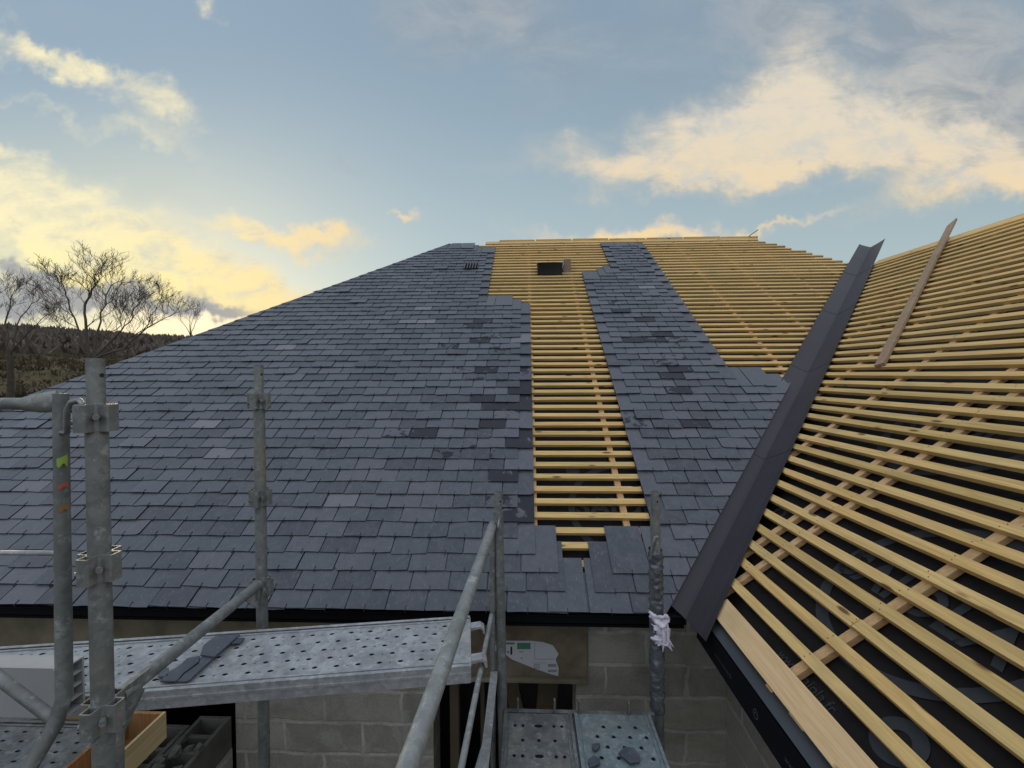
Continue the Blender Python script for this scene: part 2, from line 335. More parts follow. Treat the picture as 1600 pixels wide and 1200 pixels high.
# counter battens
def bowed(mb, p, q, nrm, side, w, th, joint=None):
    p, q = Vector(p), Vector(q); L_ = (q-p).length; n = max(2, int(L_/.45)); d = (q-p)/L_; sd = random.uniform(0, 99); V = []
    cut = [0, L_] if joint is None else [0, joint-.0015, joint+.0015, L_]
    for c in range(0, len(cut), 2):
        a, b = cut[c], cut[c+1]; off = 0 if c == 0 else random.uniform(-.004, .004); V = []; k = max(2, int((b-a)/.4))
        for i in range(k+1):
            t_ = a+(b-a)*i/k; f1 = noise.noise(Vector((t_*.7, sd, 0)))*.006+off; f2 = noise.noise(Vector((t_*.9, sd, 7)))*.0015
            c0_ = p+d*t_+Vector(side)*f1+Vector(nrm)*(f2-th/2)
            for u_, v_ in ((-1, -1), (1, -1), (1, 1), (-1, 1)): V.append(c0_+Vector(side)*u_*w/2+Vector(nrm)*v_*th/2)
        mb.add(V, [(i*4+j, i*4+(j+1) % 4, i*4+4+(j+1) % 4, i*4+4+j) for i in range(k) for j in range(4)]+[(3, 2, 1, 0), (k*4, k*4+1, k*4+2, k*4+3)])
def bar(mb, p, q, nrm, side, w, th, mi=0, top=0.0):   # bar from p to q, top face at +top along nrm
    p, q = Vector(p), Vector(q); c = (p+q)/2+Vector(nrm)*(top-th/2)
    mb.obox(c, (q-p)/2, Vector(side)*w/2, Vector(nrm)*th/2, mi)
for i, x in enumerate([-1.4, -.805, -.205, .43, 1.03, 1.625, 2.24, 2.875, 3.47]):
    y1 = min(RY-.03, HR-x-.05); y0 = max(.02, x+.10) if x > 0 else .02
    if x == -.205: y0 = .02
    if y1-y0 < .3: continue
    mb = MB(); bar(mb, MP(x, y0), MP(x, y1), MN, (1, 0, 0), .042, .026, top=-BT-.0005); part(mb, 'counter_batten', M_CX, .001)
for y in [-2.4, -1.8, -1.19, -.58, .03, .20, .81, 1.39, 1.995, 2.6, 3.2]:
    x0 = max(.12, y+.12); mb = MB()
    if y == -.58: x0 = .045
    bar(mb, WP(x0, y), WP(WRX-.03, y), WNr, (0, 1, 0), .042, .026, top=-BT-.0005); part(mb, 'counter_batten', M_CY, .001)
# main battens: one length each, running under the slates
for j in range(-3, 51):
    yc = .3227+GY*j+random.uniform(-.003, .003)
    xa = HL+yc+.05
    xb = (yc-.12) if yc < 3.95 else HR-yc+random.uniform(-.03, .05)
    mb = MB(); dy = random.uniform(-.004, .004)
    bowed(mb, MP(max(xa, -3.2), yc+dy), MP(xb, yc-dy), MN, US, .043, BT-.001); o = part(mb, 'batten', M_WX, .0015)
# wing battens
xs = [.245, .340]
while xs[-1] < WRX-.09: xs.append(xs[-1]+.0905)
for xc in xs:
    mb = MB(); d = random.uniform(-.004, .004)
    bowed(mb, WP(xc+d, -3.2), WP(xc-d, xc-.165+random.uniform(-.02, .012)), WNr, UW, .046, BT-.001, random.choice([None, 2.62, 3.23, 4.01, None]) if xc > 1.1 else (2.62 if abs(xc-.4355) < .03 else None))
    part(mb, 'batten', M_WY, .0015)
mb = MB(); bar(mb, WP(.132, -3.2), WP(.132, -.075), WNr, UW, .105, .027, top=.0); part(mb, 'eaves_board', M_BOARD, .002)
mb = MB(); bar(mb, WP(.078, -.78), WP(.078, -.70), WNr, UW, .06, .02, top=-.029); part(mb, 'packing_piece', M_BOARD, .001)
# ridge boards
mb = MB(); bar(mb, MP(HL+RY+.55, RY-.045), MP(HR-RY+.02, RY-.045), MN, US, .11, .022, top=.016); part(mb, 'ridge_board', M_WX, .002)
mb = MB()
for k in range(7): 
    a = -1.3+k*.62; mb.box(a, a+.6, RY-.02, RY+.03, T*RY+.0, T*RY+.034+.003*(k % 3))
part(mb, 'ridge_capping_timber', M_WX, .002)
mb = MB(); bar(mb, WP(WRX-.03, -3.2), WP(WRX-.03, 3.58), WNr, UW, .13, .022, top=.018); part(mb, 'ridge_board', M_WY, .002)
mb = MB(); a = Vector((HL+RY, RY, T*RY)); bdir = Vector((-1, -1, -T)); 
mb.tube([a+bdir*.06+Vector((0, 0, .008)), a+bdir*5+Vector((0, 0, .008))], .016, 6); part(mb, 'hip_edge', M_SLATE)

# ------------------------------------------------------------------ slates
SL = .325
def clip(poly, f):      # keep f>=0
    out = []
    for i in range(len(poly)):
        p, q = poly[i], poly[(i+1) % len(poly)]; fp, fq = f(p), f(q)
        if fp >= 0: out.append(p)
        if (fp >= 0) != (fq >= 0): k = fp/(fp-fq); out.append((p[0]+(q[0]-p[0])*k, p[1]+(q[1]-p[1])*k))
    return out
class Slates:
    def __init__(s): s.mb = MB(); s.damp = []
    def slate(s, x0, x1, row, fs, damp=0, hook=True, start=False):
        y0 = -.012+GY*row; L_ = SL*CO
        if start: L_ = .19; y0 += .002
        yj = random.gauss(0, .0022); rk = random.gauss(0, .0016); g = .0034
        tl = random.choice([0]*22+[1, 2]); ch = random.uniform(.008, .022)
        w = x1-x0
        P = [(x0+g, y0+yj-rk), (x0+w*.33, y0+yj+random.gauss(0, .0012)-rk*.3), (x0+w*.68, y0+yj+random.gauss(0, .0012)+rk*.3), (x1-g, y0+yj+rk), (x1-g, y0+L_), (x0+g, y0+L_)]
        if tl == 1: P[0:1] = [(x0+g, y0+yj+ch*.8), (x0+g+ch, y0+yj-rk)]
        if tl == 2:
            i = P.index((x1-g, y0+yj+rk)); P[i:i+1] = [(x1-g-ch, y0+yj+rk), (x1-g, y0+yj+ch*.7)]
        for f in fs:
            P = clip(P, f)
            if len(P) < 3: return
        if max(p[0] for p in P)-min(p[0] for p in P) < .02: return
        th = random.uniform(.0036, .0048); lift = .0215+max(0, random.gauss(0, .0018)); tw = random.gauss(0, .0016)
        if random.random() < .03: lift += .006
        if start: lift, tw, th = .0145, 0, .0035
        bot, top = [], []
        for (x, y) in P:
            k = 1-(y-y0)/L_; h = lift*k+tw*((x-x0)/w-.5)*k*2+.001
            bot.append(MP(x, y, h)); top.append(MP(x, y, h+th))
        n = len(P); s.mb.add(bot+top, [list(range(n))[::-1], list(range(n, 2*n))]+[(i, (i+1) % n, n+(i+1) % n, n+i) for i in range(n)])
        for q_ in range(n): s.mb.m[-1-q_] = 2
        s.damp += [damp]*(2*n)
        if hook:                       # wire hook gripping the tail
            xm = (x0+x1)/2+random.gauss(0, .003)
            if all(f((xm, y0)) > 0.01 for f in fs):
                h = lift+th+.0015; k0 = len(s.mb.v)
                s.mb.obox(MP(xm, y0+.008, h), (.0016, 0, 0), US*.014, MN*.0016, 1)
                s.mb.obox(MP(xm, y0-.006, h-.008), (.0016, 0, 0), US*.0016, MN*.010, 1)
                s.damp += [0]*(len(s.mb.v)-k0)
    def build(s, name, label):
        o = s.mb.build(name, [M_SLATE, M_HOOK, M_EDGESHADE], house); o['label'] = label
        a = o.data.attributes.new('damp', 'FLOAT', 'POINT'); a.data.foreach_set('value', s.damp); return o
hipL = lambda p: p[0]-(HL+p[1])
ridge = lambda p: RY-.015-p[1]
valley = lambda p: (p[1]+.01)-(p[0]+.115)+0
def dampv(x, y):
    r_ = random.random(); g2 = lambda cx, cy, sx, sy: math.exp(-((x-cx)/sx)**2-((y-cy)/sy)**2)
    a = max(g2(-1.15, 1.95, .30, .75), .9*g2(-.85, 1.3, .14, .8), .45*g2(-1.3, 1.0, .3, .3), .8*g2(.45, 2.1, .25, .55), .6*g2(.25, 2.9, .3, .3), .25*g2(.3, 1.2, .4, .4))
    if r_ < a*.34: return random.choice([.62, .66, .8])
    if r_ < a*.62: return .46
    return .28 if r_ < a*1.6 else 0
A_ = Slates()
for row in range(0, 53):
    odd = row % 2
    if row < 33: e = -.80 if odd else -.91
    else: e = -1.46 if odd else -1.35
    if row == 33: e = -1.02
    if row == 32: e = -.91
    if row == 0: e = -.47-.22*2+.44
    if row == 1: e = -.637
    if row == 2: e = -.667
    if row == 0: e = -.525
    x = e
    if row >= 51: x = e-.18*(row-50)
    while x > HL-.2+.09*row-.3 and x > -6.8:
        w = .22+random.gauss(0, .0012)
        A_.slate(x-w, x, row, [hipL, ridge], dampv(x, GY*row+.05)); x -= w
x = -.525+.11
while x > -6.6: A_.slate(x-.22, x, 0, [hipL], 0, False, True); x -= .22
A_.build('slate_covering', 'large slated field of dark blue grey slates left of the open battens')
B_ = Slates(); wS = .2275
for row in range(0, 53):
    odd = row % 2; fs = [ridge, valley]
    if row <= 18: x, lim = (-.06 if odd else .05), 99
    elif row <= 39: x, lim = (-.06 if odd else .05), (1.085 if odd else .975)
    else: x, lim = (.49 if odd else .38), (1.085 if odd else .975)
    if row == 40: x = -.05+.0; lim = .95
    if row == 41: x = .17+.0
    if row == 42: x = .275
    if row == 18: lim = 1.40
    if row == 17: lim = 1.52
    if row == 19: lim = 1.09
    if row == 2: x = -.365
    if row == 1: x = -.480
    if row == 0: x = -.520
    while x < min(lim-.05, GY*row+.4):
        w = wS+random.gauss(0, .0012); x1 = x+w
        if lim < 9 and lim-x1 < .12: x1 = lim
        B_.slate(x, x1, row, fs, dampv(x, GY*row+.05)); x = x1
x = -.41
while x < .1: B_.slate(x, x+wS, 0, [valley], 0, False, True); x += wS
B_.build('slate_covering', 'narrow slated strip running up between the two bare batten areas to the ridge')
# slotted vent set among the slates
mb = MB(); mb.obox(MP(-1.66, 4.02, .035), (.10, 0, 0), US*.10, MN*.004)
part(mb, 'roof_vent', M_BPL, .003); mb = MB()
for k in range(5): mb.obox(MP(-1.74+k*.04, 4.01, .047), (.006, 0, 0), US*.085, MN*.010)
part(mb, 'vent_louvre', M_BLACK, .001, parent=[c for c in house.children if c.name == 'roof_vent'][0])

# valley flashing: two wings and a small crease, lapped sheets, sticking out past the ridge
mb = MB()
segs = [(-.02, .93), (.90, 1.83), (1.80, 2.75), (2.72, 3.66), (3.63, 4.52)]
for i, (k0, k1) in enumerate(segs):
    off = .004*(i)
    for side in (0, 1):
        Pn = MP if side == 0 else WP
        def pt(k, wd, h):
            return MP(k-wd*.5, k+wd*.5, h) if side == 0 else WP(k+wd*.62, k-wd*.62, h)
        N_ = 6
        h0 = .0035+off*.5
        rows = [[pt(k-(.105*w_/.205 if side and i == 0 and k < 0 else 0), w_, h0+hh) for k in (k0, k1)] for w_, hh in ((0.0, 0.006), (.012, .0), (.10, .001), (.165, .004 if side else .004), (.205, .010))]
        for a in range(len(rows)-1):
            q4 = [rows[a][0], rows[a][1], rows[a+1][1], rows[a+1][0]]
            dn = (MN if side == 0 else WNr)*-.002
            mb.add(q4+[p+dn for p in q4], [(0, 1, 2, 3), (7, 6, 5, 4), (0, 4, 5, 1), (1, 5, 6, 2), (2, 6, 7, 3), (3, 7, 4, 0)])
fl = part(mb, 'valley_flashing', M_FLASH)
# eaves: black drip sheet and fascia under the slates
mb = MB(); mb.box(HL, .0, .005, .03, -.066, -.008); mb.box(HL, .02, -.010, .004, -.020, -.012)
part(mb, 'fascia', M_BLACK, .002)
mb = MB(); mb.box(HL, -.002, .0305, .33, -.10, -.085); part(mb, 'soffit', M_BLACK)
mb = MB()
mb.add([(.045, -.05, .022), (.045, -3.2, .022), (.035, -3.2, -.095), (.032, -.05, -.095)], [(0, 1, 2, 3)])
mb.add([WP(.045, -.05, -.014), WP(.045, -3.2, -.014), WP(.115, -3.2, -.0395), WP(.115, -.05, -.0395)], [(0, 1, 2, 3)], 1)
M_GREYB = plain('blue_grey_underlay', (.035, .042, .050), .5, 0, .5, .5, 15)
mb.box(.047, WALLX, -3.2, -.03, -.11, -.096)
part(mb, 'eaves_underlay_strip', [M_BLACK, M_GREYB])

# printing on the underlay
def text_mb(mb, s, O, ax, up, size, mi=0, bold=0, extr=0):
    cu = bpy.data.curves.new('t', 'FONT'); cu.body = s; cu.size = size; cu.offset = bold; cu.align_x = 'CENTER'; cu.resolution_u = 3
    o = bpy.data.objects.new('t', cu); COL.objects.link(o); bpy.context.view_layer.update()
    me = bpy.data.meshes.new_from_object(o.evaluated_get(bpy.context.evaluated_depsgraph_get()))
    O, ax, up = Vector(O), Vector(ax), Vector(up)
    mb.add([O+ax*q.co.x+up*q.co.y for q in me.vertices], [list(p.vertices) for p in me.polygons], mi)
    bpy.data.objects.remove(o); bpy.data.curves.remove(cu); bpy.data.meshes.remove(me)
def ring(mb, O, ax, up, r0, r1, mi=0, n=56, a0=0, a1=360):
    O, ax, up = Vector(O), Vector(ax), Vector(up); V = []
    for i in range(n+1):
        q = R(a0+(a1-a0)*i/n); d = ax*math.cos(q)+up*math.sin(q); V += [O+d*r0, O+d*r1]
    mb.add(V, [(2*i, 2*i+1, 2*i+3, 2*i+2) for i in range(n)], mi)
hp = hm+.003
M_PD = M_MEMB
def pr_ring(O, ax, up, a, b): m_ = MB(); ring(m_, O, ax, up, a, b); part(m_, 'printed_ring', M_PRINT)
def pr_text(t_, O, ax, up, sz, bold=0): m_ = MB(); text_mb(m_, t_, O, ax, up, sz, bold=bold); tag(part(m_, 'printed_text', M_PRINT), kind=None)
ax = Vector((0, -1, 0))
pr_ring(WP(.648, -.62, hp), ax, UW, .355, .405); pr_text('SAIOLA', WP(.575, -.575, hp), ax, UW, .205, .006)
pr_text('www.saiola.fr', WP(.178, -.60, hp), ax, UW, .058, .0005)
pr_ring(WP(.262, -.93, hp), ax, UW, .035, .078); pr_ring(WP(.66, .36, hp), ax, UW, .03, .05)
for (x_, y_) in ((1.45, .05), (1.55, -1.3), (2.35, .9)):
    pr_ring(WP(x_, y_, hp), ax, UW, .355, .405); pr_text('SAIOLA', WP(x_-.073, y_, hp), ax, UW, .205, .006)
    pr_text('www.saiola.fr', WP(x_-.47, y_, hp), ax, UW, .058, .0005)
ax = Vector((1, 0, 0))
pr_ring(MP(-.17, .575, hp), ax, US, .355, .40); pr_text('SAIOLA', MP(-.175, .535, hp), ax, US, .205, .006); pr_ring(MP(-.51, .85, hp), ax, US, .0, .05)
pr_text('www.saiola.fr', MP(-.38, 1.9, hp), ax, US, .06)
mb = MB(); fax = Vector((0, -1, 0)); fup = Vector((.01, 0, .117)).normalized()
text_mb(mb, 'www.saiola.fr', (.0365, -.87, -.058), fax, fup, .030)
part(mb, 'printed_text', M_PRINTS)
mb = MB(); text_mb(mb, 'www.saiola.fr', (.0365, -.33, -.058), fax, fup, .030); part(mb, 'printed_text', M_PRINTS)
mb = MB(); ring(mb, (.0365, -.605, -.047), fax, fup, .014, .018); ring(mb, (.0365, -.605, -.047), fax, fup, .004, .008, a0=-30, a1=210)
tag(part(mb, 'printed_badge', M_PRINTS))

# nails in the wing battens and gap battens
mb = MB()
for y in [-1.19, -.58, .03, .81, 1.39]:
    for xc in xs[:26]:
        if y > xc-.2: continue
        for q in (-.008, .01):
            p = WP(xc+q, y+random.uniform(-.012, .012), .0006); mb.tube([p, p+WNr*.001], .0022, 6)
for xn, yr in ((-.805, 30), (-.205, 40)):
    for j in range(1, yr): p = MP(xn+random.uniform(-.01, .01), .3227+GY*j+random.uniform(-.01, .01), .0006); mb.tube([p, p+MN*.001], .002, 6)
tag(part(mb, 'nail_heads', M_HOOK), kind='stuff')

# ------------------------------------------------------------------ walls
def wallbox(name, m, *b, bevel=0):
    mb = MB()
    for q in b: mb.box(*q)
    return part(mb, name, m, bevel)
WY2 = WALLY+.2
# front wall with a left recess and a window opening
wallbox('front_wall', M_BLKX, (HL+.3, -3.45, WALLY, WY2, BASEZ, -.5), (-2.70, -1.44, WALLY, WY2, BASEZ, -.5), (-.555, WALLX+.2, WALLY, WY2, BASEZ, -.5),
        (-1.44, -.555, WALLY, WY2, BASEZ, -1.9), (-3.45, -2.70, WALLY, WY2, BASEZ, -1.55))
wallbox('ring_beam', M_CONC, (HL+.3, -.48, WALLY-.004, WY2, -.4995, -.11))
wallbox('upper_wall', M_BLKX, (-.4795, WALLX+.2, WALLY, WY2, -.4995, -.11))
wallbox('wing_wall', M_BLKY, (WALLX, WALLX+.2, -3.0, WALLY-.006, BASEZ, -.12))
wallbox('rear_wall', M_BLKX, (HL+.3, 7.4, 2*RY-.5, 2*RY-.3, BASEZ, -.12)); wallbox('end_wall', M_BLKY, (HL+.3, HL+.5, WY2+.002, 2*RY-.502, BASEZ, -.12))
wallbox('end_wall', M_BLKY, (7.2, 7.4, -3, 2*RY-.502, BASEZ, -.12)); wallbox('wing_gable', M_BLKX, (WALLX+.202, 7.198, -3, -2.8, BASEZ, -.12))
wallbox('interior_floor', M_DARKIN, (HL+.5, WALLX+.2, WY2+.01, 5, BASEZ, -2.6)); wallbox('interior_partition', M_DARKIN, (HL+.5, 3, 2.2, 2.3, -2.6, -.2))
mb = MB(); mb.box(-1.50, -.49, WALLY-.05, WALLY-.006, -.585, -.5605); part(mb, 'window_lintel_strip', M_CONC, .003)
mb = MB(); mb.box(-1.36, -1.30, .42, .49, -1.9, -.52); mb.box(-1.18, -1.15, .60, .66, -1.9, -.5); mb.obox((-.95, .8, -1.1), (.05, 0, .01), (0, .02, 0), (-.12, 0, .6)); mb.obox((-.72, .7, -1.1), (.07, 0, 0), (0, .02, 0), (.05, 0, .6))
part(mb, 'window_prop', M_STUD, .004)
# brown board with a torn paper, fixed over the window
bd = MB(); by = WALLY-.03; bd.box(-1.45, -.488, by, WALLY-.006, -.560, -.245)
board = bd.build('wall_board', M_OSB, None, .003); tag(board, 'rough brown board fixed on the block wall above the window opening', 'board')
pp = MB(); y_ = by-.003
def zc(x, y):
    d = fwd+r2*((x-800)/F)+u2*((600-y)/F); k = (y_-CAM.y)/d.y; return CAM+d*k
poly = [(768, 1002), (788, 1001), (830, 1001), (848, 1003), (864, 1008), (873, 1022), (868, 1030), (873, 1044), (872, 1056), (860, 1053), (832, 1043), (800, 1030), (787, 1020), (768, 1015)]
pp.poly([zc(*q) for q in poly], .002, (0, -1, 0), 0)
def rect(x0, y0, x1, y1, mi): pp.poly([zc(x0, y1)+Vector((0, -.0025, 0)), zc(x1, y1)+Vector((0, -.0025, 0)), zc(x1, y0)+Vector((0, -.0025, 0)), zc(x0, y0)+Vector((0, -.0025, 0))], .0006, (0, -1, 0), mi)
rect(789, 1003.5, 804, 1006.5, 1); rect(769, 1003.5, 786, 1006.5, 1); rect(808, 1004, 829, 1014, 1)
rect(797.5, 1010, 800.5, 1022.5, 2); rect(793, 1017, 795, 1020, 2); rect(811, 1017, 818, 1019, 3); rect(813, 1027, 817, 1029, 3)
rect(856, 1037, 869, 1041.5, 3); rect(856, 1046, 870, 1049.5, 3); rect(835, 1004, 835.6, 1029, 3); rect(835, 1029, 866, 1029.8, 3); rect(831, 1035, 853, 1035.6, 3)
text_mb(pp, '02', zc(839, 1043.5)+Vector((0, -.0035, 0)), (1, 0, 0), (0, 0, 1), .038, 3, bold=.001)
paper = pp.build('torn_paper', [M_PAPER, M_GREEN, M_INK, M_GINK]); tag(paper, 'torn white and green printed paper on the brown board above the window', 'paper')

# ------------------------------------------------------------------ scaffold
def cup(mb, c, d, h=.072, w=.032, pr=.028):    # pocket bent from plate, open at the top
    c = Vector(c); d = Vector(d).normalized(); s = Vector((0, 0, 1)).cross(d); n = 10; V = []; th = .004
    prof = [(-1, 0), (-1, .5), (-1, .85), (-.86, 1.0), (.86, 1.0), (1, .85), (1, .5), (1, 0)]
    for zz in (-h/2, h/2):
        for o in (0, th):
            for a, b in prof: V.append(c+s*a*(w/2+(-o))+d*(.020+b*pr-(o if b > .1 else 0))+Vector((0, 0, zz)))
    k = len(prof); idx = lambda z, o, i: (z*2+o)*k+i; fs = []
    for i in range(k-1):
        fs += [(idx(0, 0, i), idx(0, 0, i+1), idx(1, 0, i+1), idx(1, 0, i)), (idx(0, 1, i+1), idx(0, 1, i), idx(1, 1, i), idx(1, 1, i+1)), (idx(1, 0, i), idx(1, 0, i+1), idx(1, 1, i+1), idx(1, 1, i)), (idx(0, 0, i+1), idx(0, 0, i), idx(0, 1, i), idx(0, 1, i+1))]
    mb.add(V, fs)
def pole(top, bot, label, collars, spigot=.14, r=.0242, rs=.0195, foot=True):
    top, bot = Vector(top), Vector(bot)
    if foot: bot = top+(bot-top)*((top.z-BASEZ)/(top.z-bot.z))
    e = empty('scaffold_pole', bot, label, 'scaffold pole', 'galvanised scaffold poles in front of the house')
    dn = (bot-top).normalized(); mb = MB(); s = top+dn*spigot
    mb.tube([s, bot], r, 20); mb.tube([s+dn*.001-dn*.004, s+dn*.03], r+.0012, 20); mb.build('tube', M_GALV, e)
    mb = MB(); mb.tube([top, s+dn*.02], rs, 20, caps=False); mb.tube([top+dn*.002, s], rs-.003, 20, caps=False)
    V = []
    for rr in (rs-.003, rs):
        for j in range(20): V.append(top+Vector((math.cos(j*.31416)*rr, math.sin(j*.31416)*rr, 0)))
    mb.add(V, [(j, (j+1) % 20, 20+(j+1) % 20, 20+j) for j in range(20)])
    mb.build('spigot', M_GALV, e)
    tc_ = (CAM-top); tc_.z = 0; tc_.normalize(); sd_ = Vector((0, 0, 1)).cross(tc_)
    h = MB(); p = top+dn*.045+(tc_*.8+sd_*.6)*(rs-.001); h.tube([p, p+(tc_*.8+sd_*.6)*.002], .0055, 12); h.build('bolt_hole', M_INK, e)
    for z in collars:
        c = top+dn*((top.z-z)/-dn.z); mb = MB()
        mb.tube([c-dn*.036, c+dn*.036], r+.003, 20)
        for d in ((1, 0, 0), (-1, 0, 0), (0, 1, 0), (0, -1, 0)): cup(mb, c, d)
        mb.tube([c+Vector((.022, -.022, .004)), c+Vector((.036, -.036, .004))], .008, 6); mb.tube([c+Vector((-.022, -.022, -.01)), c+Vector((-.034, -.034, -.01))], .007, 6)
        mb.build('collar', M_GALV, e)
    return e
pole((-2.014, -1.150, 1.331), (-1.995, -1.174, .243), 'thick near scaffold pole standing above the plywood tray at the left', [1.172, .772, .372, -.2])
pole((-2.099, -.331, 1.333), (-2.079, -.373, -.514), 'tall slim scaffold pole behind the walkway plank, carrying the far end of the ledger tube', [1.165, .718, .300])
pole((-.998, -.158, .696), (-.979, -.182, -.37), 'bare scaffold pole at the right end of the walkway plank, crossing the torn paper', [], .10)
wp = pole((-.212, -.131, .693), (-.194, -.157, -.469), 'scaffold pole wrapped in shiny grey tape with a pale rag knotted on', [], .13)
# tape, rag on the wrapped pole
def lump(mb, p0, p1, r0, amp, n=40, seg=18, seed=0, mi=0):
    p0, p1 = Vector(p0), Vector(p1); V = []
    for i in range(n+1):
        k = i/n; c = p0.lerp(p1, k)
        for j in range(seg):
            a = 2*math.pi*j/seg; q = noise.noise(Vector((math.cos(a)*1.6+seed, math.sin(a)*1.6, k*n*.33+a*.35)))
            rr = r0+amp*q+amp*.55*noise.noise(Vector((math.cos(a)*4+k*n*.25, math.sin(a)*4+seed, k*n*.9)))
            V.append(c+Vector((math.cos(a)*rr, math.sin(a)*rr, 0)))
    mb.add(V, [(i*seg+j, (i+1)*seg+j, (i+1)*seg+(j+1) % seg, i*seg+(j+1) % seg) for i in range(n) for j in range(seg)], mi, True)
mb = MB(); lump(mb, (-.208, -.136, .405), (-.200, -.149, -.41), .034, .009, 110, 22); o = mb.build('tape_wrapping', M_TAPEG, wp)
mb = MB(); lump(mb, (-.200, -.158, .10), (-.190, -.165, -.05), .036, .022, 26, 28, 5)
for k in range(6):
    a = random.uniform(-.4, 1.2); p = Vector((-.195+math.sin(a)*.045, -.158-math.cos(a)*.04, .07-random.random()*.08)); mb.tube([p, p+Vector((random.gauss(0, .008), -.006, -.05)), p+Vector((random.gauss(0, .012), -.004, -.07-random.random()*.06))], [.006, .008, .002], 6)
mb.build('rag', M_RAG, wp)
mb = MB(); mb.tube([(-.235, -.150, .36), (-.232, -.160, .43), (-.218, -.165, .475), (-.205, -.165, .478)], .008, 8); mb.build('hook', M_GALV, wp)

# guardrail frame at the left: post, top rail, mid rail, brace
fr = empty('guardrail_frame', (-2.13, -1.14, -.3), 'guardrail frame with coloured tape marks, hooked on the thick near pole', 'guardrail')
pr = .0182; pt_, pb_ = Vector((-2.131, -1.135, 1.236)), Vector((-2.129, -1.150, .40))
mb = MB(); pts = [pt_, pb_, pb_+Vector((-.004, -.02, -.06)), pb_+Vector((-.022, -.06, -.13)), pb_+Vector((-.06, -.13, -.25)), pb_+Vector((-.11, -.22, -.45))]
mb.tube(pts, pr, 18, flat=[(1, .75)]+[(1, 1)]*5); mb.build('post', M_GALV, fr)
mb = MB(); mb.tube([(-2.14, -1.135, 1.215), (-2.19, -1.136, 1.210), (-2.24, -1.137, 1.208), (-4.3, -1.14, 1.215)], [.030, .027, .0165, .0165], 18, flat=[(.25, 1), (.55, 1), (1, 1), (1, 1)]); mb.build('top_rail', M_GALV, fr)
mb = MB(); mb.tube([(-2.14, -1.14, .795), (-4.3, -1.14, .80)], .0068, 10); mb.build('middle_rail', M_GALVL, fr)
mb = MB(); mb.tube([(-2.16, -1.15, .335), (-2.62, -1.14, .66), (-3.6, -1.14, 1.2)], .0145, 14); mb.build('brace', M_GALV, fr)
mb = MB(); mb.tube([(-2.115, -1.15, 1.13), (-2.098, -1.152, 1.13), (-2.096, -1.152, 1.19), (-2.083, -1.152, 1.213), (-2.06, -1.152, 1.218), (-2.042, -1.155, 1.205), (-2.040, -1.155, 1.15)], .0075, 8); mb.build('hook', M_GALV, fr)
for zc0, hh, mm, nm in ((1.052, .018, M_YEL, 'yellow_tape'), (.985, .0095, M_RED, 'red_mark'), (.925, .014, M_ORA, 'orange_mark')):
    mb = MB(); tcv = (CAM-Vector((-2.131, -1.14, zc0))); tcv.z = 0; tcv.normalize(); a0 = math.atan2(tcv.y, tcv.x); V = []
    for i in range(9):
        a = a0-.35+1.15*i/8; s_ = .45+.55*i/8
        for z in (-1, 1): V.append(Vector((-2.1305+math.cos(a)*(pr+.0012), -1.142+math.sin(a)*(pr+.0012), zc0+z*hh*(s_ if z > 0 else .6+.3*math.sin(i)))))
    mb.add(V, [(2*i, 2*i+2, 2*i+3, 2*i+1) for i in range(8)]); mb.build(nm, mm, fr)

# ledger between the two left poles with its bracket
lg = empty('ledger_tube', (-2.05, -.75, .28), 'sloping galvanised ledger tube joining the thick near pole to the slim pole behind', 'scaffold tube')
mb = MB(); mb.tube([(-2.085, -.385, .325), (-2.01, -1.115, .375)], .0215, 20); mb.build('tube', M_GALV, lg)
mb = MB(); mb.tube([(-2.02, -1.04, .34), (-2.008, -1.125, .28), (-2.005, -1.13, .14)], [.012, .016, .014], 12, flat=[(1, 1.3)]*3); mb.build('lower_strut', M_GALV, lg)
mb = MB(); mb.poly([(-2.0, -1.12, .40), (-2.0, -1.03, .40), (-2.0, -1.12, .27)], .006, (1, 0, 0)); mb.build('bracket_plate', M_GALV, lg)
mb = MB(); mb.poly([(-2.09, -.375, .30), (-2.08, -.50, .325), (-2.085, -.375, .20)], .006, (-1, 0, 0)); mb.build('bracket_plate', M_GALVL, lg)

# end guardrail in front of the bare pole
gr = empty('end_guardrail', (-1.03, -.8, -.6), 'tube guardrail running from the bare pole by the torn paper towards the viewer', 'guardrail')
mb = MB(); mb.tube([(-1.024, -.163, .530), (-1.104, -1.9, .533)], .0215, 20); mb.build('top_rail', M_GALVM, gr)
mb = MB(); mb.tube([(-1.026, -.18, .55), (-1.026, -.20, -.9)], .0135, 14); mb.build('post', M_GALV, gr)
mb = MB(); mb.tube([(-1.022, -.30, .148), (-1.055, -1.35, .142)], .0105, 12); mb.build('lower_rail', M_GALVM, gr)
mb = MB(); mb.tube([(-.995, -.20, .53), (-.99, -.19, .565), (-.985, -.15, .57), (-.98, -.13, .54)], .006, 8); mb.build('hook', M_GALV, gr)
mb = MB(); lump(mb, (-1.06, -.30, -.50), (-1.10, -.70, -.53), .018, .004, 40, 14, 9)
mb.build('wrapped_brace', M_ROPE, gr)
# correct the wrapped brace direction is along the tube: rebuilt as a tube with windings
mb = MB()
for k in range(22):
    p = Vector((-1.05, -.25, -.50)).lerp(Vector((-1.12, -.75, -.47)), k/22); mb.tube([p, p+Vector((-.003, -.022, .001))], [.0175+.003*random.random(), .019+.003*random.random()], 12)
mb.build('brace_winding', M_ROPE, gr)
bpy.data.objects.remove([c for c in gr.children if c.name.startswith('wrapped_brace')][0])
